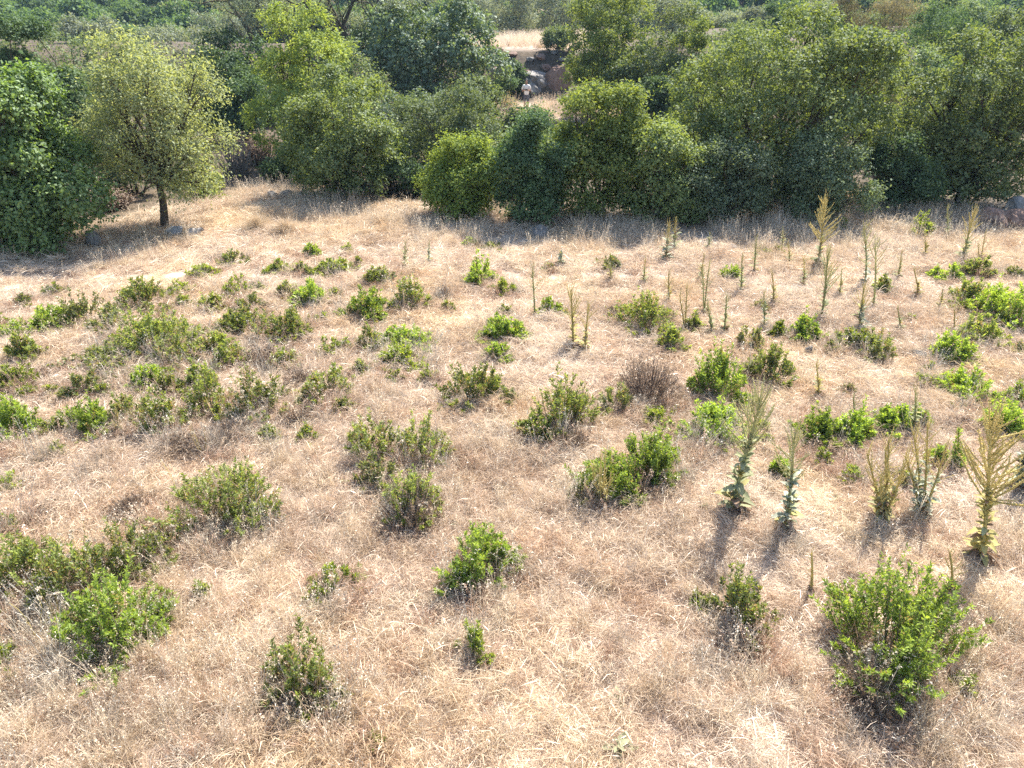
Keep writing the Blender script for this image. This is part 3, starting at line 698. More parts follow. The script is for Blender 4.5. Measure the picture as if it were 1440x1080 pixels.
for px, py, nm in ((1150, 380, 'golden candelabra mullein'), (1030, 722, 'big leaning mullein'), (1376, 786, 'thick tan mullein'), (1352, 372, 'flame-topped mullein'), (1155, 452, 'grey-green fan mullein'), (1238, 732, 'many-stemmed mullein')):
    MARKS.append((ground(px, py)[0], nm))
FEET = []
for i, sdef in enumerate(SHRUBS):
    x0, y0, x1, y1, kind = sdef[:5]
    front, dep = ground((x0 + x1) / 2, y1)
    th = math.atan2(CAM_H, front.y)
    rad = (x1 - x0) / 2 * dep / FPX
    himg = (y1 - y0) * dep / FPX
    hh = (himg - 0.62 * rad * math.sin(th)) ** 2 - (0.8 * rad * math.sin(th)) ** 2
    hgt = math.sqrt(max(hh, 0)) / math.cos(th)
    hgt = min(max(hgt, 0.5 * rad, 0.12), 1.5 * rad + 0.12)
    c = front + Vector((0, 0.62 * rad, 0))
    c.x = ((x0 + x1) / 2 - CX) / FPX * (c.y * CP + (CAM_H - .45 * hgt) * SP)
    c.z = tz(c.x, c.y) - 0.01
    if kind == 'D' and len(sdef) == 5: hgt *= .7
    if len(sdef) > 5: lab, grp = sdef[5], None
    else:
        w = SIZE_WORD[0 if rad < 0.22 else 1 if rad < 0.42 else 2]
        lab, grp = KIND_LABEL[kind] % w, '%s %s' % (w, KIND_GROUP[kind])
        near = min(MARKS, key=lambda q: (q[0] - front).length)
        if (near[0] - front).length < 2.6:
            lab = lab.replace(', leafy almost to the ground', '').replace(' in dry grass', '').rstrip(',') + ' near the ' + near[1]
    FEET.append((c.x, c.y, rad * 1.2))
    make_shrub(c, rad * (1.05 if x1 < 500 else .95), hgt * .9, kind, 1000 + i, dep, lab, grp)

ux, uy = [], []
for (fx, fy, fr) in FEET:
    m = int(4 + 26 * fr)
    a = rng.uniform(0, 6.283, m); q = fr * rng.uniform(.45, 1.25, m)
    ux.append(fx + q * np.cos(a)); uy.append(fy + q * np.sin(a))
ux, uy = np.concatenate(ux), np.concatenate(uy)
m = len(ux)
scatter('shrub_undergrowth', 'brown and grey dead grass tangled round the feet of the shrubs', TUF[6:9] + TUF[0:2] + TALL[4:7], np.stack([ux, uy, terrain(ux, uy)], -1),
        np.where(rng.uniform(0, 1, m) < .5, rng.integers(0, 2, m), rng.integers(2, 8, m)), rng.uniform(.6, 1.15, m), rng, .2)

# ------------------------------------------------------------------ mulleins
def big_leaf(name, mat, L=1.0, W=0.46, droop=0.35, seed=0):
    rng = np.random.default_rng(seed)
    t = np.array([0, .18, .42, .7, .9, 1.0]); w = np.array([.06, .55, 1.0, .8, .4, .03]) * W * 0.5
    V = []
    for k in range(6):
        z = 0.22 * t[k] - droop * t[k] ** 2 + rng.normal(0, 0.012); x = t[k] * L
        V += [(x, -w[k], z + 0.3 * w[k] + rng.normal(0, .01)), (x, 0, z - 0.1 * w[k]), (x, w[k], z + 0.3 * w[k] + rng.normal(0, .01))]
    Q = []
    for k in range(5):
        a = k * 3
        Q += [(a, a + 1, a + 4, a + 3), (a + 1, a + 2, a + 5, a + 4)]
    return mesh_from(name, np.array(V), np.array(Q), mats=(M[mat],), attrs={'tint': np.repeat(np.array([.25, .4, .55, .6, .7, .8]), 3)}, smooth=True)

def spike_mesh(name, mat, seed, curve):
    """a flower spike one unit long, curving up, set with round seed capsules"""
    rng = np.random.default_rng(seed)
    t = np.linspace(0, 1, 5)
    pts = np.stack([curve * np.sin(t * 1.2) * 0.75, rng.normal(0, .01, 5), t * 0.92], -1)
    tb = Tubes(); tb.add(pts, [.010, .014, .014, .011, .004], 4)
    V, Q = np.concatenate(tb.V), np.concatenate(tb.Q)
    k = 40
    s = np.sort(rng.uniform(0.1, 1.0, k)); f = s * 4; i = np.minimum(f.astype(int), 3); w = (f - i)[:, None]
    P = pts[i] * (1 - w) + pts[i + 1] * w
    a = np.arange(k) * 2.4
    D = np.stack([np.cos(a), np.sin(a), np.full(k, .55)], -1)
    V2, Q2 = leaf_quads(P, D, np.stack([-np.sin(a), np.cos(a), np.full(k, .3)], -1), np.linspace(.05, .03, k) * rng.uniform(.5, 1.4, k), np.linspace(.042, .024, k) * rng.uniform(.6, 1.3, k))
    return mesh_from(name, np.concatenate([V, V2]), np.concatenate([Q, Q2 + len(V)]), mats=(M[mat],),
                     attrs={'tint': np.concatenate([np.full(len(V), .3), np.repeat(rng.uniform(.2, 1, k), 4)])})
LEAFM = {k: [big_leaf('leaf', m, droop=d, seed=s) for s, d in enumerate((.15, .4, .6))] for k, m in
         (('green', 'mul_leaf'), ('silver', 'mul_leaf_silver'), ('gold', 'mul_leaf_gold'), ('dry', 'mul_dry'))}
SPIKEM = {k: [spike_mesh('flower_spike', m, s, c) for s, c in enumerate((.05, .28, .5))] for k, m in (('tan', 'mul_spike'), ('green', 'mul_spike_green'))}
STEMMAT = {'tan': M['mul_spike'], 'green': M['mul_spike_green']}

def make_mullein(base, top, style, seed, label, leafc, spikec, group=None, spread=1.0, nsp=16, leaf_to=0.6, leaf_l=0.26, ndry=0, stems=1):
    rng = np.random.default_rng(seed)
    g, dep = ground(*base)
    # height and sideways lean from the top of the plant as seen above its foot
    tp, _ = at_depth(top[0], top[1], g.y)
    H = tp.z - g.z; lean = (tp.x - g.x)
    root = thing('mullein', label, 'mullein', g, group)
    axis_pts = lambda t, ox, oy: np.array([lean * t ** 1.4 + ox * t, oy * t + 0.05 * H * math.sin(t * 3 + seed) * 0.4, H * t])
    for st in range(stems):
        if stems == 1: ox = oy = 0.0; hs = 1.0
        else:
            a = st * 6.283 / stems + rng.uniform(0, .6); q = 0.0 if st == 0 else rng.uniform(.10, .22) * H * spread
            ox, oy, hs = q * math.cos(a), q * math.sin(a), (1.0 if st == 0 else rng.uniform(.6, .9))
        tt = np.linspace(0, 0.9 * hs, 7)
        pts = np.array([axis_pts(t, ox / max(hs, .01), oy / max(hs, .01)) for t in tt])
        r0 = (0.011 + 0.007 * H) * (0.75 if stems > 1 else 1); spread = max(spread, .9)
        tb = Tubes(); tb.add(pts, np.linspace(r0, r0 * 0.5, 7), 6)
        me = tb.mesh('stem', STEMMAT[spikec]); stem = link('stem', me, root)
        P = lambda t: np.array([np.interp(t * hs, tt, pts[:, c]) for c in range(3)])
        # leaves climb the stem and shrink upwards
        nl = int((92 if dep < 10 else 46) * (1 if style == 'full' else .7) * (0.45 if stems > 1 else 1)); leaf_k = 0.9
        for k in range(nl):
            t = 0.02 + leaf_to * (k / nl) ** 1.0
            lc = leafc if rng.uniform() < .6 else ('green', 'gold', 'dry', leafc)[rng.integers(0, 4)]
            if k < nl * .12: lc = 'dry' if rng.uniform() < .5 else leafc
            o = link('leaf', LEAFM[lc][rng.integers(0, 3)], stem, P(t))
            L = leaf_k * leaf_l * (1.0 - 0.45 * (k / nl) ** .6) * rng.uniform(.6, 1.25) * (0.8 if stems > 1 else 1)
            o.scale = (L, L * rng.uniform(.8, 1.2), L)
            o.rotation_euler = (rng.normal(0, .2), -0.1 - 0.75 * (k / nl) ** .6 + rng.normal(0, .38), k * 2.4 + rng.normal(0, .3))
        n = max(3, int(nsp * 2.6 * (0.7 if stems > 1 else 1)))
        for k in range(n):
            u = k / max(1, n - 1)
            t = leaf_to * 0.8 + (0.93 - leaf_to * 0.8) * u
            o = link('flower_spike', SPIKEM[spikec][2 if u < .6 else 1], stem, P(t))
            L = H * (0.30 - 0.12 * u) * rng.uniform(.4, 1.25) * (0.75 if stems > 1 else 1)
            o.scale = (L * spread, L * spread, L)
            o.rotation_euler = (rng.normal(0, .12), 0.22 - 0.16 * u + rng.normal(0, .2), k * 2.4 + rng.normal(0, .8))
        o = link('flower_spike', SPIKEM[spikec][0], stem, P(0.86)); L = H * 0.2; o.scale = (L, L, L)
    for k in range(ndry + (8 if style == 'full' else 3)):                               # shrivelled leaves round the foot
        o = link('leaf', LEAFM['dry'][2 if k % 2 else 1], root, (0, 0, 0.02 + 0.10 * rng.uniform()))
        L = leaf_l * rng.uniform(.7, 1.25); o.scale = (L, L * .6, L * rng.uniform(.4, 1.0))
        o.rotation_euler = (rng.normal(0, .5), rng.uniform(-.1, .45), k * 2.4 + rng.normal(0, .3))
    return root

MG = 'mulleins standing in the field'
make_mullein((1150, 380), (1160, 276), 'full', 1, 'tall mullein with a broad golden candelabra top against the dark trees', 'green', 'tan', nsp=24, leaf_to=.42, spread=1.25)
make_mullein((1155, 452), (1163, 350), 'full', 2, 'tall slender mullein with a spreading grey-green fan of spikes and bare straw round it', 'green', 'green', nsp=18, leaf_to=.5, spread=1.1, leaf_l=.18)
make_mullein((1216, 400), (1213, 312), 'full', 3, 'silvery mullein with leafy stem and faint wispy spikes beside a thinner one', 'silver', 'green', nsp=10, leaf_to=.66, leaf_l=.17)
make_mullein((1226, 436), (1231, 338), 'thin', 4, 'thin grey mullein leaning against a leafier silvery one', 'green', 'green', nsp=6, leaf_to=.7, leaf_l=.12)
make_mullein((1206, 468), (1216, 398), 'full', 5, 'mullein with golden tuft of spikes over silver leaves above a yellowish shrub', 'silver', 'tan', nsp=14, leaf_to=.5)
make_mullein((1352, 372), (1372, 292), 'full', 6, 'leaning mullein with thick yellow flame-shaped top by the shaded corner', 'green', 'tan', nsp=20, leaf_to=.45)
make_mullein((1378, 372), (1386, 322), 'thin', 7, 'pale yellow bushy mullein next to the flame-topped one', 'gold', 'tan', nsp=12, leaf_to=.4, stems=2)
make_mullein((1030, 722), (1072, 548), 'full', 8, 'big leaning mullein with dry feathery head and grey leaves up the stem', 'green', 'green', nsp=20, leaf_to=.62, leaf_l=.24, ndry=10, spread=1.1)
make_mullein((1103, 748), (1116, 600), 'full', 9, 'silver-leaved mullein with fine greenish spikes above a rusty grass skirt', 'silver', 'green', nsp=16, leaf_to=.58, leaf_l=.20, ndry=14, spread=1.2)
make_mullein((1238, 732), (1250, 606), 'full', 10, 'many-stemmed yellow-green mullein beside another with tan foot', 'gold', 'tan', nsp=14, leaf_to=.5, leaf_l=.2, stems=5, ndry=10)
make_mullein((1293, 724), (1306, 588), 'full', 11, 'many-stemmed tan and silver mullein with dry brown foot', 'silver', 'tan', nsp=14, leaf_to=.6, leaf_l=.2, stems=4, ndry=12)
make_mullein((1376, 786), (1396, 588), 'full', 12, 'thick-stemmed tan mullein with big dry candelabra and twisted brown dead leaves at its foot', 'gold', 'tan', nsp=30, leaf_to=.5, leaf_l=.20, ndry=26, spread=1.35)
make_mullein((1436, 690), (1444, 620), 'full', 13, 'short silvery mullein growing beside the thick tan candelabra', 'silver', 'green', nsp=8, leaf_to=.7)
make_mullein((806, 492), (802, 402), 'full', 14, 'dry mullein with golden brush top, taller of a pair rising from rusty grass', 'gold', 'tan', nsp=18, leaf_to=.55, leaf_l=.18, ndry=10)
make_mullein((822, 496), (828, 422), 'full', 15, 'shorter tan dry mullein of a pair rising from rusty grass', 'gold', 'tan', nsp=14, leaf_to=.5, leaf_l=.16, ndry=10)
make_mullein((752, 447), (748, 372), 'thin', 16, 'wispy pale mullein beside a small dark green cushion shrub', 'green', 'green', nsp=7, leaf_to=.65, leaf_l=.12)
make_mullein((936, 366), (941, 312), 'thin', 17, 'pale mullein with plump yellow club top before the dark trees', 'silver', 'tan', nsp=16, leaf_to=.5, spread=.6)
make_mullein((948, 352), (951, 306), 'thin', 18, 'mullein with slim yellow tip half behind the club-topped one', 'green', 'tan', nsp=8, leaf_to=.5, spread=.6)
make_mullein((990, 442), (998, 366), 'thin', 19, 'twin-stemmed dull green mullein with a rusty foot', 'green', 'green', nsp=12, leaf_to=.6, leaf_l=.16, stems=2, ndry=10)
make_mullein((963, 466), (966, 396), 'thin', 20, 'tan dry mullein standing in front of the large dark mottled shrub', 'gold', 'tan', nsp=14, leaf_to=.4, leaf_l=.14, stems=2)
for k, (b, t) in enumerate((((1018, 466), (1022, 412)), ((1074, 462), (1074, 408)), ((1042, 412), (1043, 358)), ((1060, 386), (1063, 332)), ((996, 352), (998, 326)), ((570, 378), (570, 338)), ((603, 374), (604, 338)), ((1331, 338), (1332, 288)), ((1100, 352), (1100, 320)))):
    make_mullein(b, t, 'thin', 30 + k, 'thin young grey-green mullein spindle in dry grass', 'silver' if k in (1, 6) else 'green', 'green', MG, nsp=9, leaf_to=.6, leaf_l=.17)
for k, (b, h) in enumerate((((1000, 470), 46), ((1088, 430), 50), ((1130, 405), 46), ((1180, 420), 44), ((1262, 392), 40), ((1290, 420), 46), ((1265, 470), 40), ((940, 430), 50), ((905, 400), 40), ((1320, 440), 38), ((1068, 520), 50), ((1150, 560), 54), ((1200, 610), 56), ((1345, 660), 60), ((985, 395), 40), ((860, 398), 34), ((1110, 372), 34), ((1300, 362), 36))):
    make_mullein(b, (b[0] + (k % 5 - 2) * 3, b[1] - h), 'thin', 150 + k, 'wispy dry straw-yellow mullein stalk among scattered shrubs', 'gold' if k % 2 else 'green', 'tan' if k % 3 else 'green', 'wispy dry mullein stalks', nsp=8, leaf_to=.5, leaf_l=.16, spread=1.2)
make_mullein((846, 712), (852, 632), 'thin', 41, 'clump of pale tan mullein stalks in front of a vivid green shrub', 'gold', 'tan', nsp=12, leaf_to=.4, leaf_l=.14, stems=5)
make_mullein((1340, 468), (1342, 432), 'thin', 42, 'short tan mullein tip rising behind a compact green dome', 'gold', 'tan', nsp=12, leaf_to=.3, leaf_l=.1)
make_mullein((1284, 610), (1288, 545), 'thin', 43, 'wispy grey mullein rising between two small vivid shrubs', 'green', 'green', nsp=7, leaf_to=.6, leaf_l=.12)
make_mullein((788, 376), (789, 354), 'full', 44, 'stubby silver-green leafy mullein on reddish bare ground', 'silver', 'green', nsp=3, leaf_to=.9, leaf_l=.2)
make_mullein((168, 612), (164, 572), 'thin', 45, 'bleached mullein broom standing in a green shrub beside pale oats', 'gold', 'tan', nsp=14, leaf_to=.3, leaf_l=.1)
make_mullein((1140, 835), (1140, 770), 'thin', 46, 'dead black mullein twig beside the very large yellow-green shrub', 'dry', 'tan', nsp=3, leaf_to=.3, leaf_l=.06)
make_mullein((1336, 838), (1334, 770), 'thin', 47, 'low golden mullein sprig at the foot of the thick tan candelabra', 'gold', 'tan', nsp=9, leaf_to=.3, leaf_l=.1, spread=1.3)

# grey mullein rosettes flat on the ground
for k, (px, py, r) in enumerate(((990, 716, .12), (868, 1056, .2), (1290, 955, .26), (1318, 935, .2), (640, 742, .1), (905, 745, .1), (585, 845, .1), (1175, 705, .12), (760, 605, .14), (1400, 700, .12), (870, 985, .14))):
    g, dep = ground(px, py)
    ro = thing('mullein_rosette', 'flat grey-green mullein rosette on matted straw', 'rosette', g, 'mullein rosettes on the ground')
    rr = np.random.default_rng(700 + k)
    for q in range(11):
        o = link('leaf', LEAFM['dry' if q % 4 == 1 else 'green'][q % 3], ro, (0, 0, .03 + .004 * q))
        L = .62 * r * rr.uniform(.6, 1.2) * (1.15 - .05 * q); o.scale = (L, L, L); o.rotation_euler = (0, -.05 * q, q * 2.4)

# thistles and wild oats: dry stalks with single pale heads
def stalk_plant(name, label, cat, px, base_y, top_y, heads, seed, group, drop=False):
    rr = np.random.default_rng(seed)
    g, dep = ground(px, base_y)
    tp, _ = at_depth(px, top_y, g.y); H = max(.2, tp.z - g.z)
    ro = thing(name, label, cat, g, group)
    tb = Tubes(); P = []
    for k in range(heads):
        a = rr.uniform(0, 6.28); h = H * (1 if k == 0 else rr.uniform(.6, .95))
        e = np.array([math.cos(a) * h * .22, math.sin(a) * h * .22, h])
        tb.add(bend((0, 0, 0), e, rr, 5, .06), [.0035, .003, .003, .0025, .002], 3); P.append(e)
    link('stalk', tb.mesh('stalk', M['mul_spike']), ro)
    for e in P:
        if drop:
            n = 7; PP = e + np.stack([np.linspace(-.02, .10, n) * np.sign(e[0] + .001), rr.normal(0, .012, n), -np.linspace(-.01, .16, n)], -1)
            V, Q = leaf_quads(np.repeat(PP, 2, 0), np.tile([[.35, 0, -1.0], [-.1, .1, -1.0]], (n, 1)), rr.normal(0, 1, (n * 2, 3)), np.full(n * 2, .034), np.full(n * 2, .012))
        else:
            n = 26; D = rr.normal(0, 1, (n, 3)); D[:, 2] = np.abs(D[:, 2]) * 1.1 - .3
            V, Q = leaf_quads(np.repeat(e[None], n, 0), D, rr.normal(0, 1, (n, 3)), rr.uniform(.02, .034, n), np.full(n, .012))
        link('spikelet' if drop else 'seed_head', mesh_from('head', V, Q, mats=(M['seed'],), attrs={'tint': np.repeat(rr.uniform(.3, 1, len(Q)), 4)}), ro)
for k, (px, b, t, n) in enumerate(((240, 775, 722, 2), (118, 800, 735, 4), (128, 832, 760, 3), (208, 770, 728, 2), (597, 742, 702, 2), (310, 600, 545, 4), (345, 592, 540, 4), (286, 640, 590, 4), (560, 440, 410, 3), (180, 545, 518, 3), (455, 575, 545, 4), (85, 880, 815, 3), (60, 905, 840, 3), (570, 650, 610, 4), (668, 800, 770, 1))):
    stalk_plant('dry_thistle', 'dry thistle with fluffy cream heads on thin stalks among green shrubs', 'thistle', px, b, t, n, 800 + k, 'dry thistles among the shrubs')
for k, (px, b, t, n) in enumerate(((1250, 960, 890, 2), (1300, 935, 850, 2), (1330, 930, 860, 2), (1215, 960, 900, 2), (1290, 880, 815, 2), (420, 985, 930, 2), (440, 1000, 900, 2), (250, 690, 640, 2), (1180, 652, 620, 2))):
    stalk_plant('wild_oat', 'dry wild oat with white drooping spikelets beside a green shrub', 'wild oat', px, b, t, n, 830 + k, 'wild oats beside the shrubs', True)

# pale tussocks by the tree edge
for k, (px, py, w, h) in enumerate(((362, 326, 40, 30), (403, 332, 30, 28))):
    g, dep = ground(px, py)
    rr = np.random.default_rng(860 + k)
    rad = w / 2 * dep / FPX
    V, Q, T, A = blades(rr, 900, rad * .35, h * dep / FPX * .8, h * dep / FPX * 1.25, .68, .006, .5)
    t = link('grass_tussock', mesh_from('grass_tussock', V, Q, T, mats=(M['straw_gold'],), attrs={'tint': A}), None, g)
    tag(t, ('larger' if k == 0 else 'smaller') + ' rounded tussock of fine pale grass, one of a pair by the trees', 'grass tussock')

# ------------------------------------------------------------------ stones
def rock_mesh(seed, mat, sub=4, rough=.28, flat=.75):
    import bmesh
    rr = np.random.default_rng(seed)
    bm = bmesh.new(); bmesh.ops.create_icosphere(bm, subdivisions=sub, radius=1)
    V = np.array([v.co for v in bm.verts])
    ph = rr.uniform(0, 50, 3)
    d = np.ones(len(V))
    for f, a in ((1.3, 1.0), (2.9, .55), (6.1, .28), (12.5, .13)):
        q = vnoise(V[:, 0] * f + ph[0] + V[:, 2] * f * .7, V[:, 1] * f + ph[1] - V[:, 2] * f * .6, seed) - .5
        d += rough * a * 2 * q
    for _ in range(9):                                    # chipped faces
        nrm = unit(rr.normal(0, 1, 3)); c = rr.uniform(.62, .9)
        s = V @ nrm * d
        d = np.where(s > c, d * c / np.maximum(s, 1e-6) * .85 + d * .15, d)
    V = V * d[:, None]; V[:, 2] *= flat
    for v, c in zip(bm.verts, V): v.co = c
    me = bpy.data.meshes.new('rock'); bm.to_mesh(me); bm.free()
    me.materials.append(mat)
    return me
def rock(px, py, w, h, mat, seed, label, ydepth=None, sink=.35, group=None, sub=3, deep=1.0):
    if ydepth is None: g, dep = ground(px, py)
    else:
        g, dep = at_depth(px, py, ydepth)
    sx = w / 2 * dep / FPX; szz = h * dep / FPX
    if ydepth is None: g.y += sx * .5; g.z = tz(g.x, g.y)
    o = link('rock', rock_mesh(seed, M[mat], sub), None, g)
    o.scale = (sx, sx * deep, szz * .85); o.rotation_euler.z = seed * 1.3
    if ydepth is None: o.location.z = g.z + szz * (.3 if group != 'rubble of the bank' else -.02)
    return tag(o, label, 'rock', group)
rock(240, 333, 34, 14, 'rock_pale', 1, 'flat pale grey stone at the foot of the slender tree')
rock(273, 334, 25, 14, 'rock_pale', 2, 'jagged pale stone beside a flatter one under the slender tree')
rock(132, 348, 20, 30, 'rock', 3, 'upright dark grey stone beside the large-leaved tree')
rock(759, 335, 28, 16, 'rock', 4, 'rounded grey boulder half buried in the shade of the bushes')
rock(1029, 353, 18, 10, 'rock_pale', 5, 'small whitish stone in tall grass near the bushes')
rock(1139, 500, 16, 15, 'rock', 6, 'small dark block of stone near a small green shrub')
rock(1297, 506, 24, 12, 'rock', 7, 'low dark flat stone near the compact green dome')
for k, (px, py, w, h) in enumerate(((383, 281, 20, 10), (402, 280, 26, 12), (425, 283, 24, 14), (440, 287, 18, 9), (365, 285, 14, 7))):
    rock(px, py, w, h, 'rock', 10 + k, 'weathered grey stone in a tumbled row at the foot of the bushes', group='stones in a row below the bushes')
rock(1432, 310, 36, 30, 'rock', 20, 'dark boulder on the reddish bank in the trees\' shade')
rock(1402, 322, 50, 30, 'rock_red', 21, 'low reddish earthy rock beside a dark boulder')
rock(1446, 326, 56, 26, 'rock_red', 22, 'broad reddish rock slab in front of the dark boulder')
# rocky bank behind the person
rock(752, 122, 66, 40, 'rock', 30, 'big smooth grey outcrop boulder behind the person', 55.0, sub=5, deep=.8)
rock(786, 124, 46, 44, 'rock_red', 31, 'reddish brown rock face beside the grey outcrop', 54.4, sub=5, deep=.8)
rock(702, 122, 54, 40, 'rock_red', 32, 'brown rock shoulder under the pale round tree', 55.2, sub=5, deep=.8)
rr_ = np.random.default_rng(77)
for k in range(44):
    px = rr_.uniform(692, 806); py = rr_.uniform(69, 138); w = rr_.uniform(6, 15)
    rock(px, py, w, w * rr_.uniform(.35, .6), 'rock' if rr_.uniform() < .62 else 'rock_red', 40 + k % 9, 'dark cracked rock in the rubble of the bank behind the person', None, group='rubble of the bank', deep=.9)

# ------------------------------------------------------------------ trees and bushes
def crown_points(rng, lobes, ctr, n_clumps, per, csize, zmin, inner=0.18):
    lc = np.array([l[0] for l in lobes]); lr = np.array([l[1] for l in lobes])
    w = (lr ** 2).prod(-1) ** (1 / 3.); w = w / w.sum()
    li = rng.choice(len(lobes), n_clumps, p=w)
    d = unit(rng.normal(0, 1, (n_clumps, 3)))
    out = unit(lc[li] - ctr)
    d = unit(d + out * 0.45 + np.array([0, 0, 0.5]))
    rr = np.where(rng.uniform(0, 1, n_clumps) < inner, rng.uniform(.25, .8, n_clumps), rng.uniform(.84, 1.06, n_clumps))
    C = lc[li] + d * lr[li] * rr[:, None]
    ok = C[:, 2] > zmin
    C, d, li = C[ok], d[ok], li[ok]
    ct = rng.uniform(0, 1, len(C))
    cs = csize * rng.uniform(.6, 1.35, len(C))
    ax = unit(d + np.array([0, 0, .35]) + rng.normal(0, .45, d.shape))
    Dn = np.repeat(d, per, 0)
    P = np.repeat(C, per, 0) + rng.normal(0, 1, (len(C) * per, 3)) * np.repeat(cs, per)[:, None] * np.array([.55, .55, .42]) \
        + np.repeat(ax, per, 0) * rng.uniform(-.9, 1.5, (len(C) * per, 1)) * np.repeat(cs, per)[:, None]
    P[:, 2] = np.maximum(P[:, 2], zmin - .05)
    return P, Dn, np.repeat(ct, per), C, li

def leaves_mesh(rng, P, Dn, ct, leaf, asp, mat, droop=0.0, tbias=0.0):
    n = len(P)
    Nn = unit(Dn * .55 + np.array([0, 0, .45]) + rng.normal(0, .55, (n, 3)))
    ax = rng.normal(0, 1, (n, 3)) + Dn * .7 - np.array([0, 0, droop])
    ax = unit(ax - Nn * (ax * Nn).sum(-1, keepdims=True))
    L = leaf * rng.uniform(.65, 1.3, n)
    V, Q = leaf_quads(P, ax, Nn, L, L * asp * rng.uniform(.8, 1.2, n))
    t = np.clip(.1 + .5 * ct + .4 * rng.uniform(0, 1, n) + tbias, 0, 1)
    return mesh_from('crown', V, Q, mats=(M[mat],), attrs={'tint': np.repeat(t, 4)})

def tree(name, label, cat, bbox, mat, Y=None, leaf=.09, asp=.55, n=26000, ground_skirt=True, trunk=None, nlobes=16, seed=0, bark='bark', depth=.85,
         csize=.155, per=34, inner=.10, lobe=(.26, .52), trunk_r=None, group=None, top_bias=0.0, droop=0.0):
    rng = np.random.default_rng(seed + 5000)
    x0, y0, x1, y1 = bbox
    cx = (x0 + x1) / 2
    if trunk is not None: b, _ = ground(*trunk); Yc = b.y
    elif Y is None:
        b, dep = ground(cx, y1); Yc = b.y + (x1 - x0) / 2 * dep / FPX * depth * .75
    else: Yc = Y
    pm = (y0 + y1) / 2
    xl, xr = at_depth(x0, pm, Yc)[0].x, at_depth(x1, pm, Yc)[0].x
    X = (xl + xr) / 2; rx = (xr - xl) / 2
    ztop = at_depth(cx, y0, Yc)[0].z
    base = Vector((b.x if trunk is not None else X, Yc, 0)); base.z = tz(base.x, base.y)
    zbot = base.z if ground_skirt else at_depth(cx, y1, Yc)[0].z
    ztop = max(ztop, zbot + .9 + .4 * rx)
    H = ztop - zbot
    zc = zbot + H * (.42 if ground_skirt else .5)
    ctr = np.array([X, Yc, zc]); ru, rd = ztop - zc, zc - zbot
    ry = rx * depth
    lobes = []
    ml = min(rx, H * .5)
    for k in range(nlobes):
        for _ in range(40):
            d = unit(rng.normal(0, 1, 3))
            q = rng.uniform(.35, 1.0) ** .6
            r = ml * rng.uniform(*lobe)
            rad3 = np.array([rx, ry, ru if d[2] > 0 else rd])
            c = ctr + d * np.maximum(rad3 * 1.18 - r * .9, .05) * q
            if all(np.linalg.norm(c - l[0]) > (l[1][0] + r) * .56 for l in lobes): break
        lobes.append((c, np.array([r, r, r * .85])))
    if inner > 0: lobes.append((ctr, np.array([rx, ry, min(ru, rd)]) * .5))
    ncl = n // per
    P, Dn, ct, C, li = crown_points(rng, lobes, ctr, ncl, per, csize, base.z + .03, inner)
    root = thing(name, label, cat, base, group)
    off = np.array(base)
    link('crown', leaves_mesh(rng, P - off, Dn, ct, leaf, asp, mat, droop), root)
    tb = Tubes()
    tr = trunk_r or (.05 if ground_skirt else .09) * (1 + .08 * H)
    if not ground_skirt:
        fork = np.array([base.x + (X - base.x) * .3, Yc, zbot + H * .12]) - off
        tb.add(bend((0, 0, -.05), fork, rng, 6, .05), np.linspace(tr * 1.3, tr * .85, 6), 8)
    else: fork = np.array([0, 0, 0.0])
    for k, (c, r) in enumerate(lobes):
        e = c - off
        s = fork + rng.normal(0, .12, 3) * np.array([1, 1, 0]) * (1 if ground_skirt else .2)
        mid = bend(s, e, rng, 6, .10)
        tb.add(mid, np.linspace(tr * .6, tr * .16, 6), 5)
        own = C[li == k]
        if len(own):
            for q in own[rng.choice(len(own), min(len(own), 9 if Yc < 28 else 3), replace=False)]:
                s2 = mid[rng.integers(3, 6)]
                tb.add(bend(s2, q - off, rng, 4, .12), np.linspace(tr * .13, tr * .03, 4), 3)
    link('trunk', tb.mesh('trunk', M[bark]), root)
    return root

T = tree
# --- the edge of the wood, one by one
T('broad_leaved_tree', 'bright green large-leaved tree reaching the ground at the edge of the field', 'tree', (-75, 108, 128, 366), 'fig_leaf', leaf=.092, asp=.66, n=54000, nlobes=24, seed=1, csize=.15, per=14, depth=.8)
T('slender_tree', 'pale yellow-green airy tree on a single dark trunk', 'tree', (122, 60, 312, 282), 'almond_leaf', trunk=(232, 322), ground_skirt=False, leaf=.085, asp=.42, n=26000, nlobes=34, seed=2, csize=.20, per=16, depth=.85, lobe=(.2, .34), inner=.1, trunk_r=.085)
T('understorey_bush', 'dusty olive bush in the shade under the slender tree', 'bush', (120, 190, 245, 300), 'bush_mid', Y=22.5, leaf=.08, n=9000, nlobes=12, seed=3)
T('understorey_bush', 'fresh green low bush just behind the slender trunk', 'bush', (245, 245, 318, 296), 'shrub_lime', Y=21.8, leaf=.08, n=3500, nlobes=8, seed=4, csize=.12)
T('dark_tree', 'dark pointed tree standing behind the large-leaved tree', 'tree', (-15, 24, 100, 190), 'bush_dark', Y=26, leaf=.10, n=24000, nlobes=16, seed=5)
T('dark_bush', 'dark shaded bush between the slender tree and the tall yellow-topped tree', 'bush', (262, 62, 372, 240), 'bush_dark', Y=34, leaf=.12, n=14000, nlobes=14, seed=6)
T('yellow_topped_tree', 'tall tree with sunlit yellow-green top rising behind rounder bushes', 'tree', (348, 18, 512, 230), 'oak_leaf_bright', Y=27, leaf=.10, n=26000, nlobes=20, seed=7)
T('round_bush', 'rounded mid-green bush below the yellow-topped tree', 'bush', (404, 105, 572, 292), 'oak_leaf', leaf=.09, n=30000, nlobes=18, seed=8)
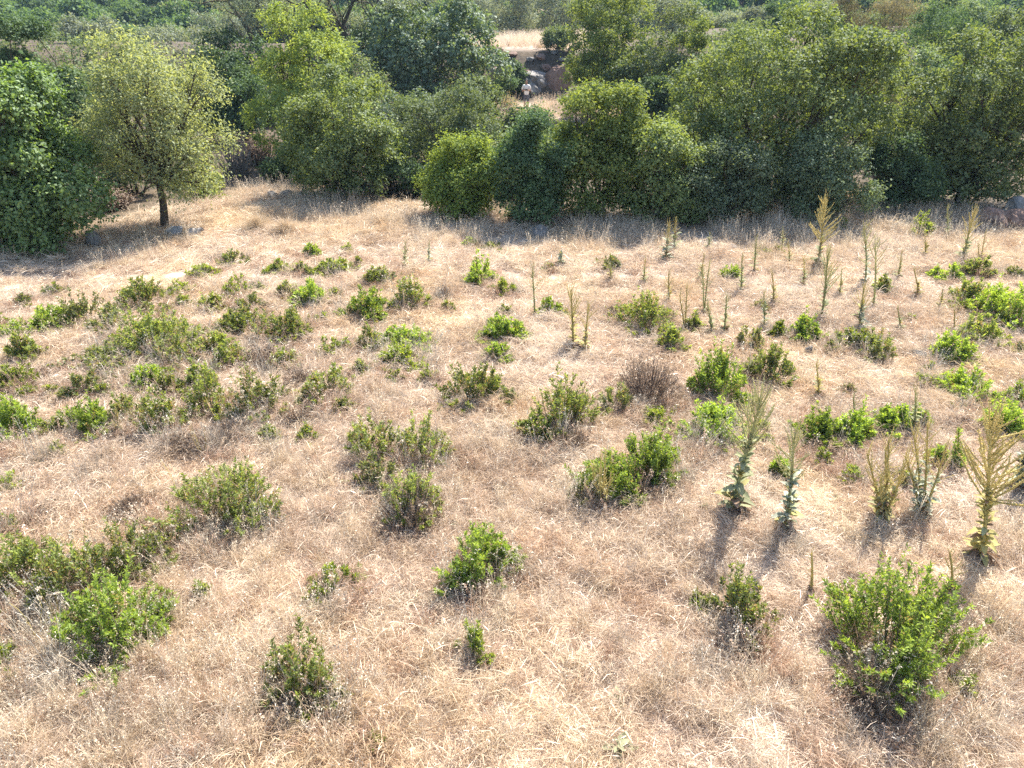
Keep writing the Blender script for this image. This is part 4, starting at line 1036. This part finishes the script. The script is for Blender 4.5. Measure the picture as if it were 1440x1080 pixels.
T('round_bush', 'low dark bush filling the gap under the rounded mid-green bush', 'bush', (372, 190, 470, 290), 'bush_dark', Y=24.2, leaf=.09, n=10000, nlobes=10, seed=9)
T('dusty_bush', 'dusty grey-green bush sloping down below the rocky bank', 'bush', (530, 128, 712, 296), 'bush_mid', Y=24.5, leaf=.08, n=28000, nlobes=18, seed=10)
T('dusty_bush', 'pale leafy scrub on the slope in front of the pale round tree', 'bush', (470, 112, 640, 190), 'fig_pale', Y=33, leaf=.12, n=14000, nlobes=14, seed=11)
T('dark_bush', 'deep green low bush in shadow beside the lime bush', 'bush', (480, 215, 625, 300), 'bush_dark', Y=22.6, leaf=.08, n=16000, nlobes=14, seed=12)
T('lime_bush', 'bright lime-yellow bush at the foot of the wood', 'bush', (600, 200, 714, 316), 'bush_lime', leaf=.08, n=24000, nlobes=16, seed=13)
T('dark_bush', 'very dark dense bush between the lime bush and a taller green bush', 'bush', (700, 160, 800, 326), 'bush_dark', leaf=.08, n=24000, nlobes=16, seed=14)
T('tall_bush', 'tall sunlit green bush, feathery on top, beside the very dark dense bush', 'bush', (770, 112, 912, 330), 'oak_leaf_bright', Y=20.0, leaf=.085, n=32000, nlobes=20, seed=15)
T('tall_bush', 'mid-green bush wedged between the feathery bush and the huge oak', 'bush', (872, 176, 996, 328), 'oak_leaf', Y=19.2, leaf=.085, n=24000, nlobes=16, seed=16)
T('oak_tree', 'huge broad oak with tiered boughs down to the ground', 'tree', (938, 26, 1258, 322), 'oak_leaf', Y=21.6, leaf=.09, n=66000, nlobes=34, seed=17, lobe=(.26, .46), depth=.7, trunk_r=.12)
T('blue_bush', 'grey-blue soft bush in front of the huge oak', 'bush', (1098, 196, 1228, 322), 'bush_blue', Y=18.9, leaf=.07, n=24000, nlobes=14, seed=18)
T('blue_bush', 'low blue-green bush under the boughs of the huge oak', 'bush', (962, 205, 1085, 326), 'bush_blue', Y=18.9, leaf=.07, n=20000, nlobes=14, seed=19)
T('dark_bush', 'dark glossy bush in the gap between the two oaks', 'bush', (1212, 205, 1322, 312), 'bush_dark', Y=20.2, leaf=.08, n=16000, nlobes=12, seed=20)
T('oak_tree', 'green oak with open grey-green boughs beside the reddish bank', 'tree', (1255, 62, 1500, 296), 'oak_leaf', Y=21.6, leaf=.09, n=48000, nlobes=30, seed=21, lobe=(.26, .46), depth=.7, ground_skirt=False, trunk_r=.13)
T('blue_bush', 'silvery green bush with bright edges between the dome bush and the oaks', 'bush', (1252, 72, 1362, 190), 'bush_blue', Y=27.5, leaf=.10, n=14000, nlobes=14, seed=22)
# --- behind the first row
T('pale_round_tree', 'big pale round tree of large leaves on the bank', 'tree', (496, 2, 700, 138), 'fig_pale', Y=48, leaf=.2, asp=.7, n=26000, nlobes=24, seed=23, csize=.28, per=16, depth=.7)
T('bank_tree', 'olive-yellow tree standing on the bank beside the rocks', 'tree', (788, -12, 918, 146), 'oak_leaf_bright', Y=44, leaf=.14, n=22000, nlobes=20, seed=24, csize=.24)
T('bank_bush', 'green bush filling in between the bank tree and the huge oak', 'bush', (895, 18, 1005, 150), 'oak_leaf', Y=40, leaf=.13, n=14000, nlobes=14, seed=25, csize=.22)
T('bank_bush', 'dark bush low on the bank behind the feathery bush', 'bush', (880, 110, 960, 185), 'bush_dark', Y=36, leaf=.12, n=9000, nlobes=10, seed=26)
T('bank_bush', 'small dark bush at the person\'s side under the outcrop', 'bush', (690, 106, 728, 146), 'bush_dark', Y=51.2, leaf=.12, n=4500, nlobes=8, seed=27)
T('dome_bush', 'dark smooth dome-shaped bush on the upper slope', 'bush', (1238, 8, 1395, 118), 'bush_dark', Y=38, leaf=.10, n=24000, nlobes=16, seed=28, csize=.2)
T('broom_bush', 'brownish wispy broom in front of the dome-shaped bush', 'bush', (1198, 55, 1292, 150), 'broom_brown', Y=34, leaf=.16, asp=.12, n=12000, nlobes=8, seed=29, csize=.2, droop=-1.2)
T('broom_bush', 'brown wispy broom higher on the slope than the dome-shaped bush', 'bush', (1158, 0, 1222, 75), 'broom_brown', Y=46, leaf=.2, asp=.12, n=9000, nlobes=8, seed=30, csize=.24, droop=-1.2)
T('broom_bush', 'purplish brown broom touching the back of the dome-shaped bush', 'bush', (1222, -8, 1300, 50), 'broom_brown', Y=47, leaf=.2, asp=.12, n=9000, nlobes=8, seed=31, csize=.24, droop=-1.2)
T('slope_bush', 'pale grey-green scrub at the top of the slope behind the dome-shaped bush', 'bush', (1340, -6, 1420, 60), 'bush_blue', Y=50, leaf=.15, n=8000, nlobes=10, seed=32, csize=.24)
T('slope_bush', 'dark green tree at the upper corner of the slope beyond the second oak', 'tree', (1392, -20, 1490, 110), 'oak_leaf', Y=44, leaf=.14, n=12000, nlobes=12, seed=33, csize=.24)
T('slope_bush', 'small dark round bush on the far side of the huge oak\'s top', 'bush', (1074, 6, 1136, 58), 'bush_dark', Y=52, leaf=.14, n=7000, nlobes=9, seed=34, csize=.22)
T('slope_bush', 'vivid green small tree peeping over the huge oak\'s shoulder', 'tree', (950, 28, 1010, 90), 'oak_leaf_bright', Y=33, leaf=.11, n=7000, nlobes=9, seed=35)
T('slope_bush', 'dark scrub in the shaded hollow behind the two oaks', 'bush', (1190, 110, 1275, 215), 'bush_dark', Y=29, leaf=.10, n=10000, nlobes=10, seed=36)
FILL = [((-35, 38, 76, 128), 'bush_mid', 47, 'grey-green scrub tree on the slope behind the dark pointed tree'), ((52, 46, 156, 130), 'bush_mid', 50, 'dusty pale scrub tree seen past the large-leaved tree'),
        ((128, 44, 240, 125), 'bush_mid', 54, 'broad grey-green scrub tree directly behind the slender tree'), ((205, 40, 310, 118), 'olive_leaf', 51, 'silvery scrub tree at the slender tree\'s shoulder'),
        ((262, 40, 356, 140), 'bush_dark', 44, 'dark upright scrub tree before the bare-limbed tall tree'), ((325, 62, 412, 160), 'bush_dark', 40, 'dark bush tucked behind the yellow-topped tree'),
        ((300, 105, 372, 210), 'bush_dark', 33, 'shadowy bush above the tangle of grey dead branches'), ((70, 100, 190, 230), 'bush_mid', 30, 'olive-toned bush between the large-leaved tree and the slender tree'),
        ((-30, 130, 60, 240), 'bush_dark', 25, 'dark bush pressed behind the large-leaved tree'),
        ((985, 26, 1066, 120), 'bush_mid', 37, 'grey-green tree rising behind the huge oak'), ((1040, 22, 1118, 120), 'oak_leaf', 42, 'leafy tree top behind the crest of the huge oak'),
        ((1118, 36, 1208, 130), 'bush_mid', 36, 'greyish tree between the huge oak and the brown brooms'), ((850, 62, 930, 150), 'oak_leaf', 41, 'green bush at the bank tree\'s foot'),
        ((915, -6, 985, 66), 'olive_leaf', 58, 'grey tree on the terrace above the bank bushes'), ((1285, -10, 1352, 52), 'bush_mid', 54, 'soft green tree above the dome-shaped bush'),
        ((1150, 30, 1240, 110), 'bush_dark', 41, 'dark scrub at the foot of the brown brooms'), ((1380, 60, 1470, 160), 'oak_leaf', 33, 'green tree behind the open-boughed oak'),
        ((440, 60, 540, 150), 'bush_mid', 37, 'dusty bush between the yellow-topped tree and the pale round tree'), ((1300, 90, 1400, 190), 'bush_dark', 31, 'dark bush under the dome-shaped bush'),
        ((800, 36, 876, 120), 'oak_leaf', 49, 'green tree beyond the bank tree, over the feathery bush'), ((925, 38, 1010, 130), 'bush_mid', 46, 'dusty green tree between the bank bushes and the huge oak'), ((1000, 30, 1100, 110), 'bush_mid', 50, 'hazy grey-green tree above the huge oak'), ((1180, 20, 1250, 100), 'bush_mid', 50, 'hazy scrub tree among the brown brooms'), ((1290, 30, 1400, 110), 'oak_leaf', 47, 'leafy tree on the slope behind the dome-shaped bush'),
        ((706, 92, 736, 128), 'bush_dark', 53.6, 'low dark bush clinging to the rocky bank'), ((764, 64, 806, 92), 'bush_mid', 57.2, 'small grey-green bush on the lip of the rocky bank'),
        ((688, 160, 776, 230), 'bush_mid', 30, 'grey-green bush closing the gap under the dry ledge'), ((700, 182, 800, 265), 'bush_mid', 23.6, 'dusty green bush just below the ledge where the person stands'), ((600, 160, 700, 240), 'oak_leaf', 28, 'mid-green bush on the slope under the ledge'),
        ((415, 40, 480, 130), 'bush_dark', 43, 'dark bush below the forked dark trunk'), ((640, 100, 700, 165), 'bush_mid', 40, 'grey-green scrub below the brown rock shoulder')]
for k, (bb, mt, Y, lab) in enumerate(FILL):
    T('scrub_tree', lab, 'tree', bb, mt, Y=Y, leaf=.125 if Y < 40 else .165, asp=.5, n=8000 if Y < 40 else 5500, nlobes=14, seed=120 + k, csize=.22, per=16)
# tall trees whose limbs show against the hill
def limb_tree(label, px, py_base, Y, spreads, seed, mat, name='tall_tree'):
    rng = np.random.default_rng(seed)
    b, _ = at_depth(px, py_base, Y); b.z = tz(b.x, b.y)
    root = thing(name, label, 'tree', b)
    tb = Tubes(); Cs = []
    for (tx, ty, r) in spreads:
        e, _ = at_depth(tx, ty, Y + rng.uniform(-2, 2)); e = np.array(e - b)
        mid = bend((0, 0, 0), e, rng, 7, .10); tb.add(mid, np.linspace(.27, .07, 7), 7)
        for _ in range(7):
            s = mid[rng.integers(3, 7)]; q = e + rng.normal(0, 1, 3) * r * np.array([1, 1, .55])
            tb.add(bend(s, q, rng, 5, .14), np.linspace(.05, .012, 5), 5); Cs.append((q, np.array([r, r, r * .6]) * rng.uniform(.4, .65)))
    link('trunk', tb.mesh('trunk', M['bark']), root)
    ctr = np.mean([c[0] for c in Cs], 0)
    P, Dn, ct, C, li = crown_points(rng, Cs, ctr, 900, 16, .28, .5, .3)
    link('crown', leaves_mesh(rng, P, Dn, ct, .16, .3, mat), root)
limb_tree('tall grey tree with spreading dark bare limbs above the dark bush', 400, 80, 47, ((320, 2, 1.3), (362, -18, 1.3), (400, -10, 1.4), (432, -25, 1.4), (345, 22, .9)), 71, 'olive_leaf')
limb_tree('tall tree with crooked dark trunk forking behind the pale round tree', 505, 70, 50, ((452, -20, 1.3), (490, -28, 1.5), (540, -25, 1.5), (560, 10, 1.0), (470, 15, .9)), 72, 'olive_leaf')
# olives on the terrace above the bank and down the valley side
OLV = [(690, 760, -25, 58, 78, 'grey olive tree above the dry grass of the bank top'), (745, 812, -30, 52, 86, 'dark grey olive tree behind the bank tree'), (640, 705, -20, 40, 88, 'olive tree peeping over the pale round tree'),
       (905, 968, -25, 40, 70, 'blue-grey olive tree behind the bushes of the bank'), (820, 900, -40, 30, 95, 'tall olive tree behind the bank tree\'s crown')]
for k, (xa_, xb_, ya_, yb_, Y, lab) in enumerate(OLV):
    T('olive_tree', lab, 'tree', (xa_, ya_, xb_, yb_), 'olive_leaf', Y=Y, leaf=.25, asp=.32, n=6000, nlobes=14, seed=80 + k, csize=.35, per=16)
for k, (xa_, xb_, ya_, yb_, Y) in enumerate(((84, 150, 58, 112, 72), (128, 190, 62, 108, 80), (266, 322, 20, 70, 92), (300, 352, 26, 84, 84), (0, 62, 50, 100, 90), (190, 262, 62, 105, 88), (1000, 1050, 20, 60, 84), (1040, 1092, 24, 66, 76), (968, 1010, 12, 50, 100), (1130, 1175, 2, 50, 90))):
    T('olive_tree', 'dusty grey olive tree on the valley side before the wooded hill', 'tree', (xa_, ya_, xb_, yb_), 'olive_leaf', Y=Y, leaf=.27, asp=.32, n=3600, nlobes=11, seed=90 + k, csize=.35, per=16, group='olive trees on the valley side')

# dead brush in the gap beside the slender tree
def dead_brush(label, bbox, Y, mat, seed, leafmat=None):
    rng = np.random.default_rng(seed)
    x0, y0, x1, y1 = bbox
    b, s = at_depth((x0 + x1) / 2, y1, Y); b.z = tz(b.x, b.y)
    t, _ = at_depth((x0 + x1) / 2, y0, Y)
    w = (x1 - x0) / 2 * s / FPX; h = t.z - b.z
    root = thing('dead_brush', label, 'dead brush', b)
    tb = Tubes(); E = []
    for k in range(150):
        a, u = rng.uniform(0, 6.28), math.sqrt(rng.uniform())
        e = np.array([w * u * math.cos(a), w * .7 * u * math.sin(a), h * math.sqrt(1 - .7 * u * u) * rng.uniform(.4, 1.05)])
        tb.add(bend(e * np.array([.5, .5, 0]), e, rng, 5, .16), np.linspace(.016, .005, 5), 4); E.append(e)
    link('branch', tb.mesh('branch', M[mat]), root)
    if leafmat:
        E = np.repeat(np.array(E), 14, 0); E = E * rng.uniform(.55, 1.05, (len(E), 1)) + rng.normal(0, .09, E.shape)
        link('foliage', leaves_mesh(rng, E, unit(E), rng.uniform(0, 1, len(E)), .07, .4, leafmat), root)
dead_brush('tangle of grey dead branches in the gap beside the slender tree', (308, 175, 366, 268), 25.5, 'twig_grey', 201)
dead_brush('rusty brown dried bush above the tumbled stones', (338, 180, 400, 240), 27.5, 'twig', 202, 'shrub_brown')
dead_brush('brown brushwood heap between the upright stone and the slender trunk', (130, 262, 196, 316), 20.6, 'twig', 203, 'shrub_brown')
dead_brush('purple-grey leafless brush between the oaks', (1218, 190, 1290, 235), 24.5, 'twig_grey', 204, 'broom_brown')
dead_brush('dry yellowish brushwood on the ledge below the person', (690, 132, 730, 158), 45.5, 'twig_grey', 205, 'mul_spike')

# ------------------------------------------------------------------ wooded hill across the valley
hill_meshes = []
for k in range(5):
    rng = np.random.default_rng(300 + k)
    lobes = []
    for _ in range(9):
        d = unit(rng.normal(0, 1, 3)); d[2] = abs(d[2])
        lobes.append((np.array([0, 0, 1.7]) + d * np.array([1.6, 1.6, 1.5]), np.ones(3) * rng.uniform(.8, 1.4)))
    P, Dn, ct, C, li = crown_points(rng, lobes, np.array([0, 0, 1.5]), 190, 10, .34, .1, .1)
    cm = leaves_mesh(rng, P, Dn, ct, .42, .65, 'hill_leaf')
    tb = Tubes(); tb.add([(0, 0, -.3), (.1, 0, 1), (0, .1, 2.4)], [.22, .16, .08], 6)
    hill_meshes.append((cm, tb.mesh('trunk', M['bark'])))
rng = np.random.default_rng(9)
spots = []
for band, (pa, pb, cnt) in enumerate(((-40, 370, 222), (940, 1160, 66), (370, 940, 10))):
    tries = 0; got = 0
    while got < cnt and tries < 40000:
        tries += 1
        Y = 98 + 80 * rng.uniform() ** .8; px = rng.uniform(pa, pb)
        p, _ = at_depth(px, 30, Y)
        if all((p.x - q[0]) ** 2 + ((p.y - q[1]) * .55) ** 2 > 2.5 ** 2 for q in spots):
            spots.append((p.x, p.y)); got += 1
for i, (x, y) in enumerate(spots):
    cm, tm = hill_meshes[i % 5]
    o = thing('hillside_tree', 'round green tree in the wood on the far hill', 'tree', (x, y, tz(x, y)), 'trees of the wood on the far hill', rng.uniform(0, 6.28))
    s = rng.uniform(.6, 1.1) * (1 + .25 * (rng.uniform() < .15)); o.scale = (s, s, s * rng.uniform(.85, 1.25))
    link('crown', cm, o); link('trunk', tm, o)
n = 7000
x = rng.uniform(-260, 260, n); y = 98 + 300 * rng.uniform(0, 1, n) ** 1.3
k = rng.uniform(0, 1, n) < np.where(y < 210, .75, 1); x, y = x[k], y[k]
sp = np.array(spots)
k = np.array([np.min((sp[:, 0] - a) ** 2 + (sp[:, 1] - b) ** 2) > 2.6 ** 2 for a, b in zip(x, y)]); x, y = x[k], y[k]; n = len(x)
fw = scatter('far_wood', 'unbroken wood covering the far hill', [m[0] for m in hill_meshes], np.stack([x, y, terrain(x, y)], -1), rng.integers(0, 5, n), rng.uniform(.6, 1.3, n) * np.interp(y, [200, 300], [1, 1.5]), rng, .05)

# ------------------------------------------------------------------ the person on the ledge
def plain_mat(name, c, rough=.8):
    m, nt, N, L = new_mat(name)
    b = N('ShaderNodeBsdfPrincipled'); b.inputs['Roughness'].default_value = rough
    no = N('ShaderNodeTexNoise'); no.inputs['Scale'].default_value = 18
    mx = N('ShaderNodeMix'); mx.data_type = 'RGBA'
    mx.inputs['A'].default_value = (*[v * .85 for v in c], 1); mx.inputs['B'].default_value = (*[min(1, v * 1.12) for v in c], 1)
    L(no.outputs['Fac'], mx.inputs['Factor']); L(mx.outputs['Result'], b.inputs['Base Color'])
    o = N('ShaderNodeOutputMaterial'); L(b.outputs[0], o.inputs['Surface'])
    return m
M['skin'] = plain_mat('skin', (.42, .24, .16), .6)
M['shirt'] = plain_mat('white_cotton', (.88, .88, .88))
M['trousers'] = plain_mat('grey_cotton', (.10, .11, .14))
M['hair'] = plain_mat('hair', (.02, .016, .014), .5)
M['shoe'] = plain_mat('shoe', (.12, .11, .10))
M['black_plastic'] = plain_mat('grey_plastic', (.06, .06, .065), .4)

def skin_obj(name, verts, edges, rads, mat, parent, root=0, sub=2):
    me = bpy.data.meshes.new(name)
    me.from_pydata(verts, edges, []); me.update()
    o = link(name, me, parent)
    md = o.modifiers.new('skin', 'SKIN'); md.use_smooth_shade = True
    if not me.skin_vertices: me.skin_vertices.new()
    for i, r in enumerate(rads):
        sv = me.skin_vertices[0].data[i]
        sv.radius = (r, r) if not isinstance(r, tuple) else r
        sv.use_root = (i == root)
    sb = o.modifiers.new('smooth', 'SUBSURF'); sb.levels = sub; sb.render_levels = sub
    me.materials.append(mat)
    return o
pp, _ = at_depth(740, 149, 48.5)
pp.z = tz(pp.x, pp.y)
person = thing('person', 'person in white T-shirt and grey shorts holding a controller on the ledge', 'person', pp)
def mir(v): return (-v[0], v[1], v[2])
def body_lists(parts):
    V, E, Rr = [], [], []
    for chain, at in parts:
        prev = at
        for v, r in chain:
            V.append(v); Rr.append(r)
            if prev is not None: E.append((prev, len(V) - 1))
            prev = len(V) - 1
    return V, E, Rr
spine = [((0, 0, .93), (.15, .105)), ((0, .005, 1.08), (.135, .10)), ((0, .0, 1.25), (.15, .11)), ((0, .01, 1.40), (.13, .09)), ((0, .0, 1.47), .055), ((0, -.015, 1.55), .065), ((0, -.02, 1.64), (.078, .092)), ((0, -.015, 1.71), (.062, .075))]
arm = [((.15, 0, 1.40), .058), ((.215, .0, 1.33), .05), ((.245, -.01, 1.10), .04), ((.17, -.20, 1.15), .034), ((.10, -.29, 1.19), .026), ((.075, -.33, 1.20), .03)]
leg = [((.09, 0, .86), .088), ((.105, -.01, .50), .058), ((.11, .02, .28), .05), ((.115, .03, .08), .036), ((.125, -.06, .03), .034), ((.13, -.15, .025), .024)]
V, E, Rr = body_lists([(spine, None), (arm, 3), ([(mir(v), r) for v, r in arm], 3), (leg, 0), ([(mir(v), r) for v, r in leg], 0)])
skin_obj('body', V, E, Rr, M['skin'], person)
sh = [((0, 0, .84), (.172, .13)), ((0, 0, .94), (.168, .125)), ((0, .005, 1.08), (.155, .12)), ((0, 0, 1.25), (.168, .13)), ((0, .01, 1.39), (.15, .11)), ((0, 0, 1.455), (.07, .065))]
sl = [((.16, 0, 1.395), .075), ((.22, 0, 1.32), .072), ((.243, -.005, 1.17), .066)]
V, E, Rr = body_lists([(sh, None), (sl, 4), ([(mir(v), r) for v, r in sl], 4)])
skin_obj('shirt', V, E, Rr, M['shirt'], person)
sw = [((0, 0, .95), (.155, .118)), ((0, 0, .88), (.15, .115))]
sg = [((.095, 0, .80), .105), ((.108, -.008, .62), .092), ((.112, 0, .46), .086)]
V, E, Rr = body_lists([(sw, None), (sg, 1), ([(mir(v), r) for v, r in sg], 1)])
skin_obj('shorts', V, E, Rr, M['trousers'], person)
skin_obj('hair', [(0, .02, 1.66), (0, .012, 1.73), (0, -.03, 1.755)], [(0, 1), (1, 2)], [(.09, .094), (.085, .09), (.066, .07)], M['hair'], person)
for s in (-1, 1):
    skin_obj('shoe', [(s * .115, .05, .045), (s * .122, -.04, .045), (s * .13, -.17, .03)], [(0, 1), (1, 2)], [.047, .047, .036], M['shoe'], person, sub=1)
    f = []
    for k in range(5):                                   # fingers closed round the controller's grips
        x = s * (.085 - .0 * k); z0 = 1.225 - .018 * k
        f.append([(x, -.335, z0 - .01), (x - s * .012, -.375, z0 - .01), (x - s * .035, -.392, z0 - .012)] if k else [(x, -.33, 1.225), (x - s * .02, -.352, 1.245), (x - s * .045, -.362, 1.243)])
    V = [(s * .08, -.31, 1.195)]; E = []; Rr = [.03]
    for ch in f:
        a = 0
        for v in ch:
            V.append(v); E.append((a, len(V) - 1)); a = len(V) - 1; Rr.append(.009)
    skin_obj('hand', V, E, Rr, M['skin'], person, sub=1)
import bmesh
bm = bmesh.new()
bmesh.ops.create_cube(bm, size=1, matrix=Matrix.Translation((0, 0, 0)) @ Matrix.Diagonal((.17, .05, .10, 1)))
bmesh.ops.bevel(bm, geom=bm.edges[:], offset=.012, segments=2, affect='EDGES')
me = bpy.data.meshes.new('drone_controller'); bm.to_mesh(me); bm.free(); me.materials.append(M['black_plastic'])
ctl = link('drone_controller', me, None, pp + Vector((0, -.365, 1.20)))
tag(ctl, 'grey hand-held controller in the person\'s hands', 'controller')
for s in (-1, 1):
    tb = Tubes(); tb.add([(s * .05, -.02, .045), (s * .05, -.03, .07), (s * .05, -.033, .075)], [.006, .008, .002], 6)
    link('control_stick', tb.mesh('control_stick', M['black_plastic']), ctl)

# ------------------------------------------------------------------ hazy air
HAZE = True
if HAZE:
    bm = bmesh.new(); bmesh.ops.create_cube(bm, size=1)
    me = bpy.data.meshes.new('haze'); bm.to_mesh(me); bm.free()
    m, nt, N, L = new_mat('haze')
    pv = N('ShaderNodeVolumePrincipled')
    pv.inputs['Color'].default_value = (.50, .72, 1.0, 1); pv.inputs['Density'].default_value = .0003; pv.inputs['Anisotropy'].default_value = 0.0
    o = N('ShaderNodeOutputMaterial'); L(pv.outputs[0], o.inputs['Volume'])
    me.materials.append(m)
    hz = link('haze', me)
    ztop = float(GZ.max()) + 12
    hz.scale = (2300, 2300, ztop + 12); hz.location = (0, 700, (ztop - 12) / 2)
    hz['kind'] = 'stuff'; hz['label'] = 'pale blue haze lying over the valley'
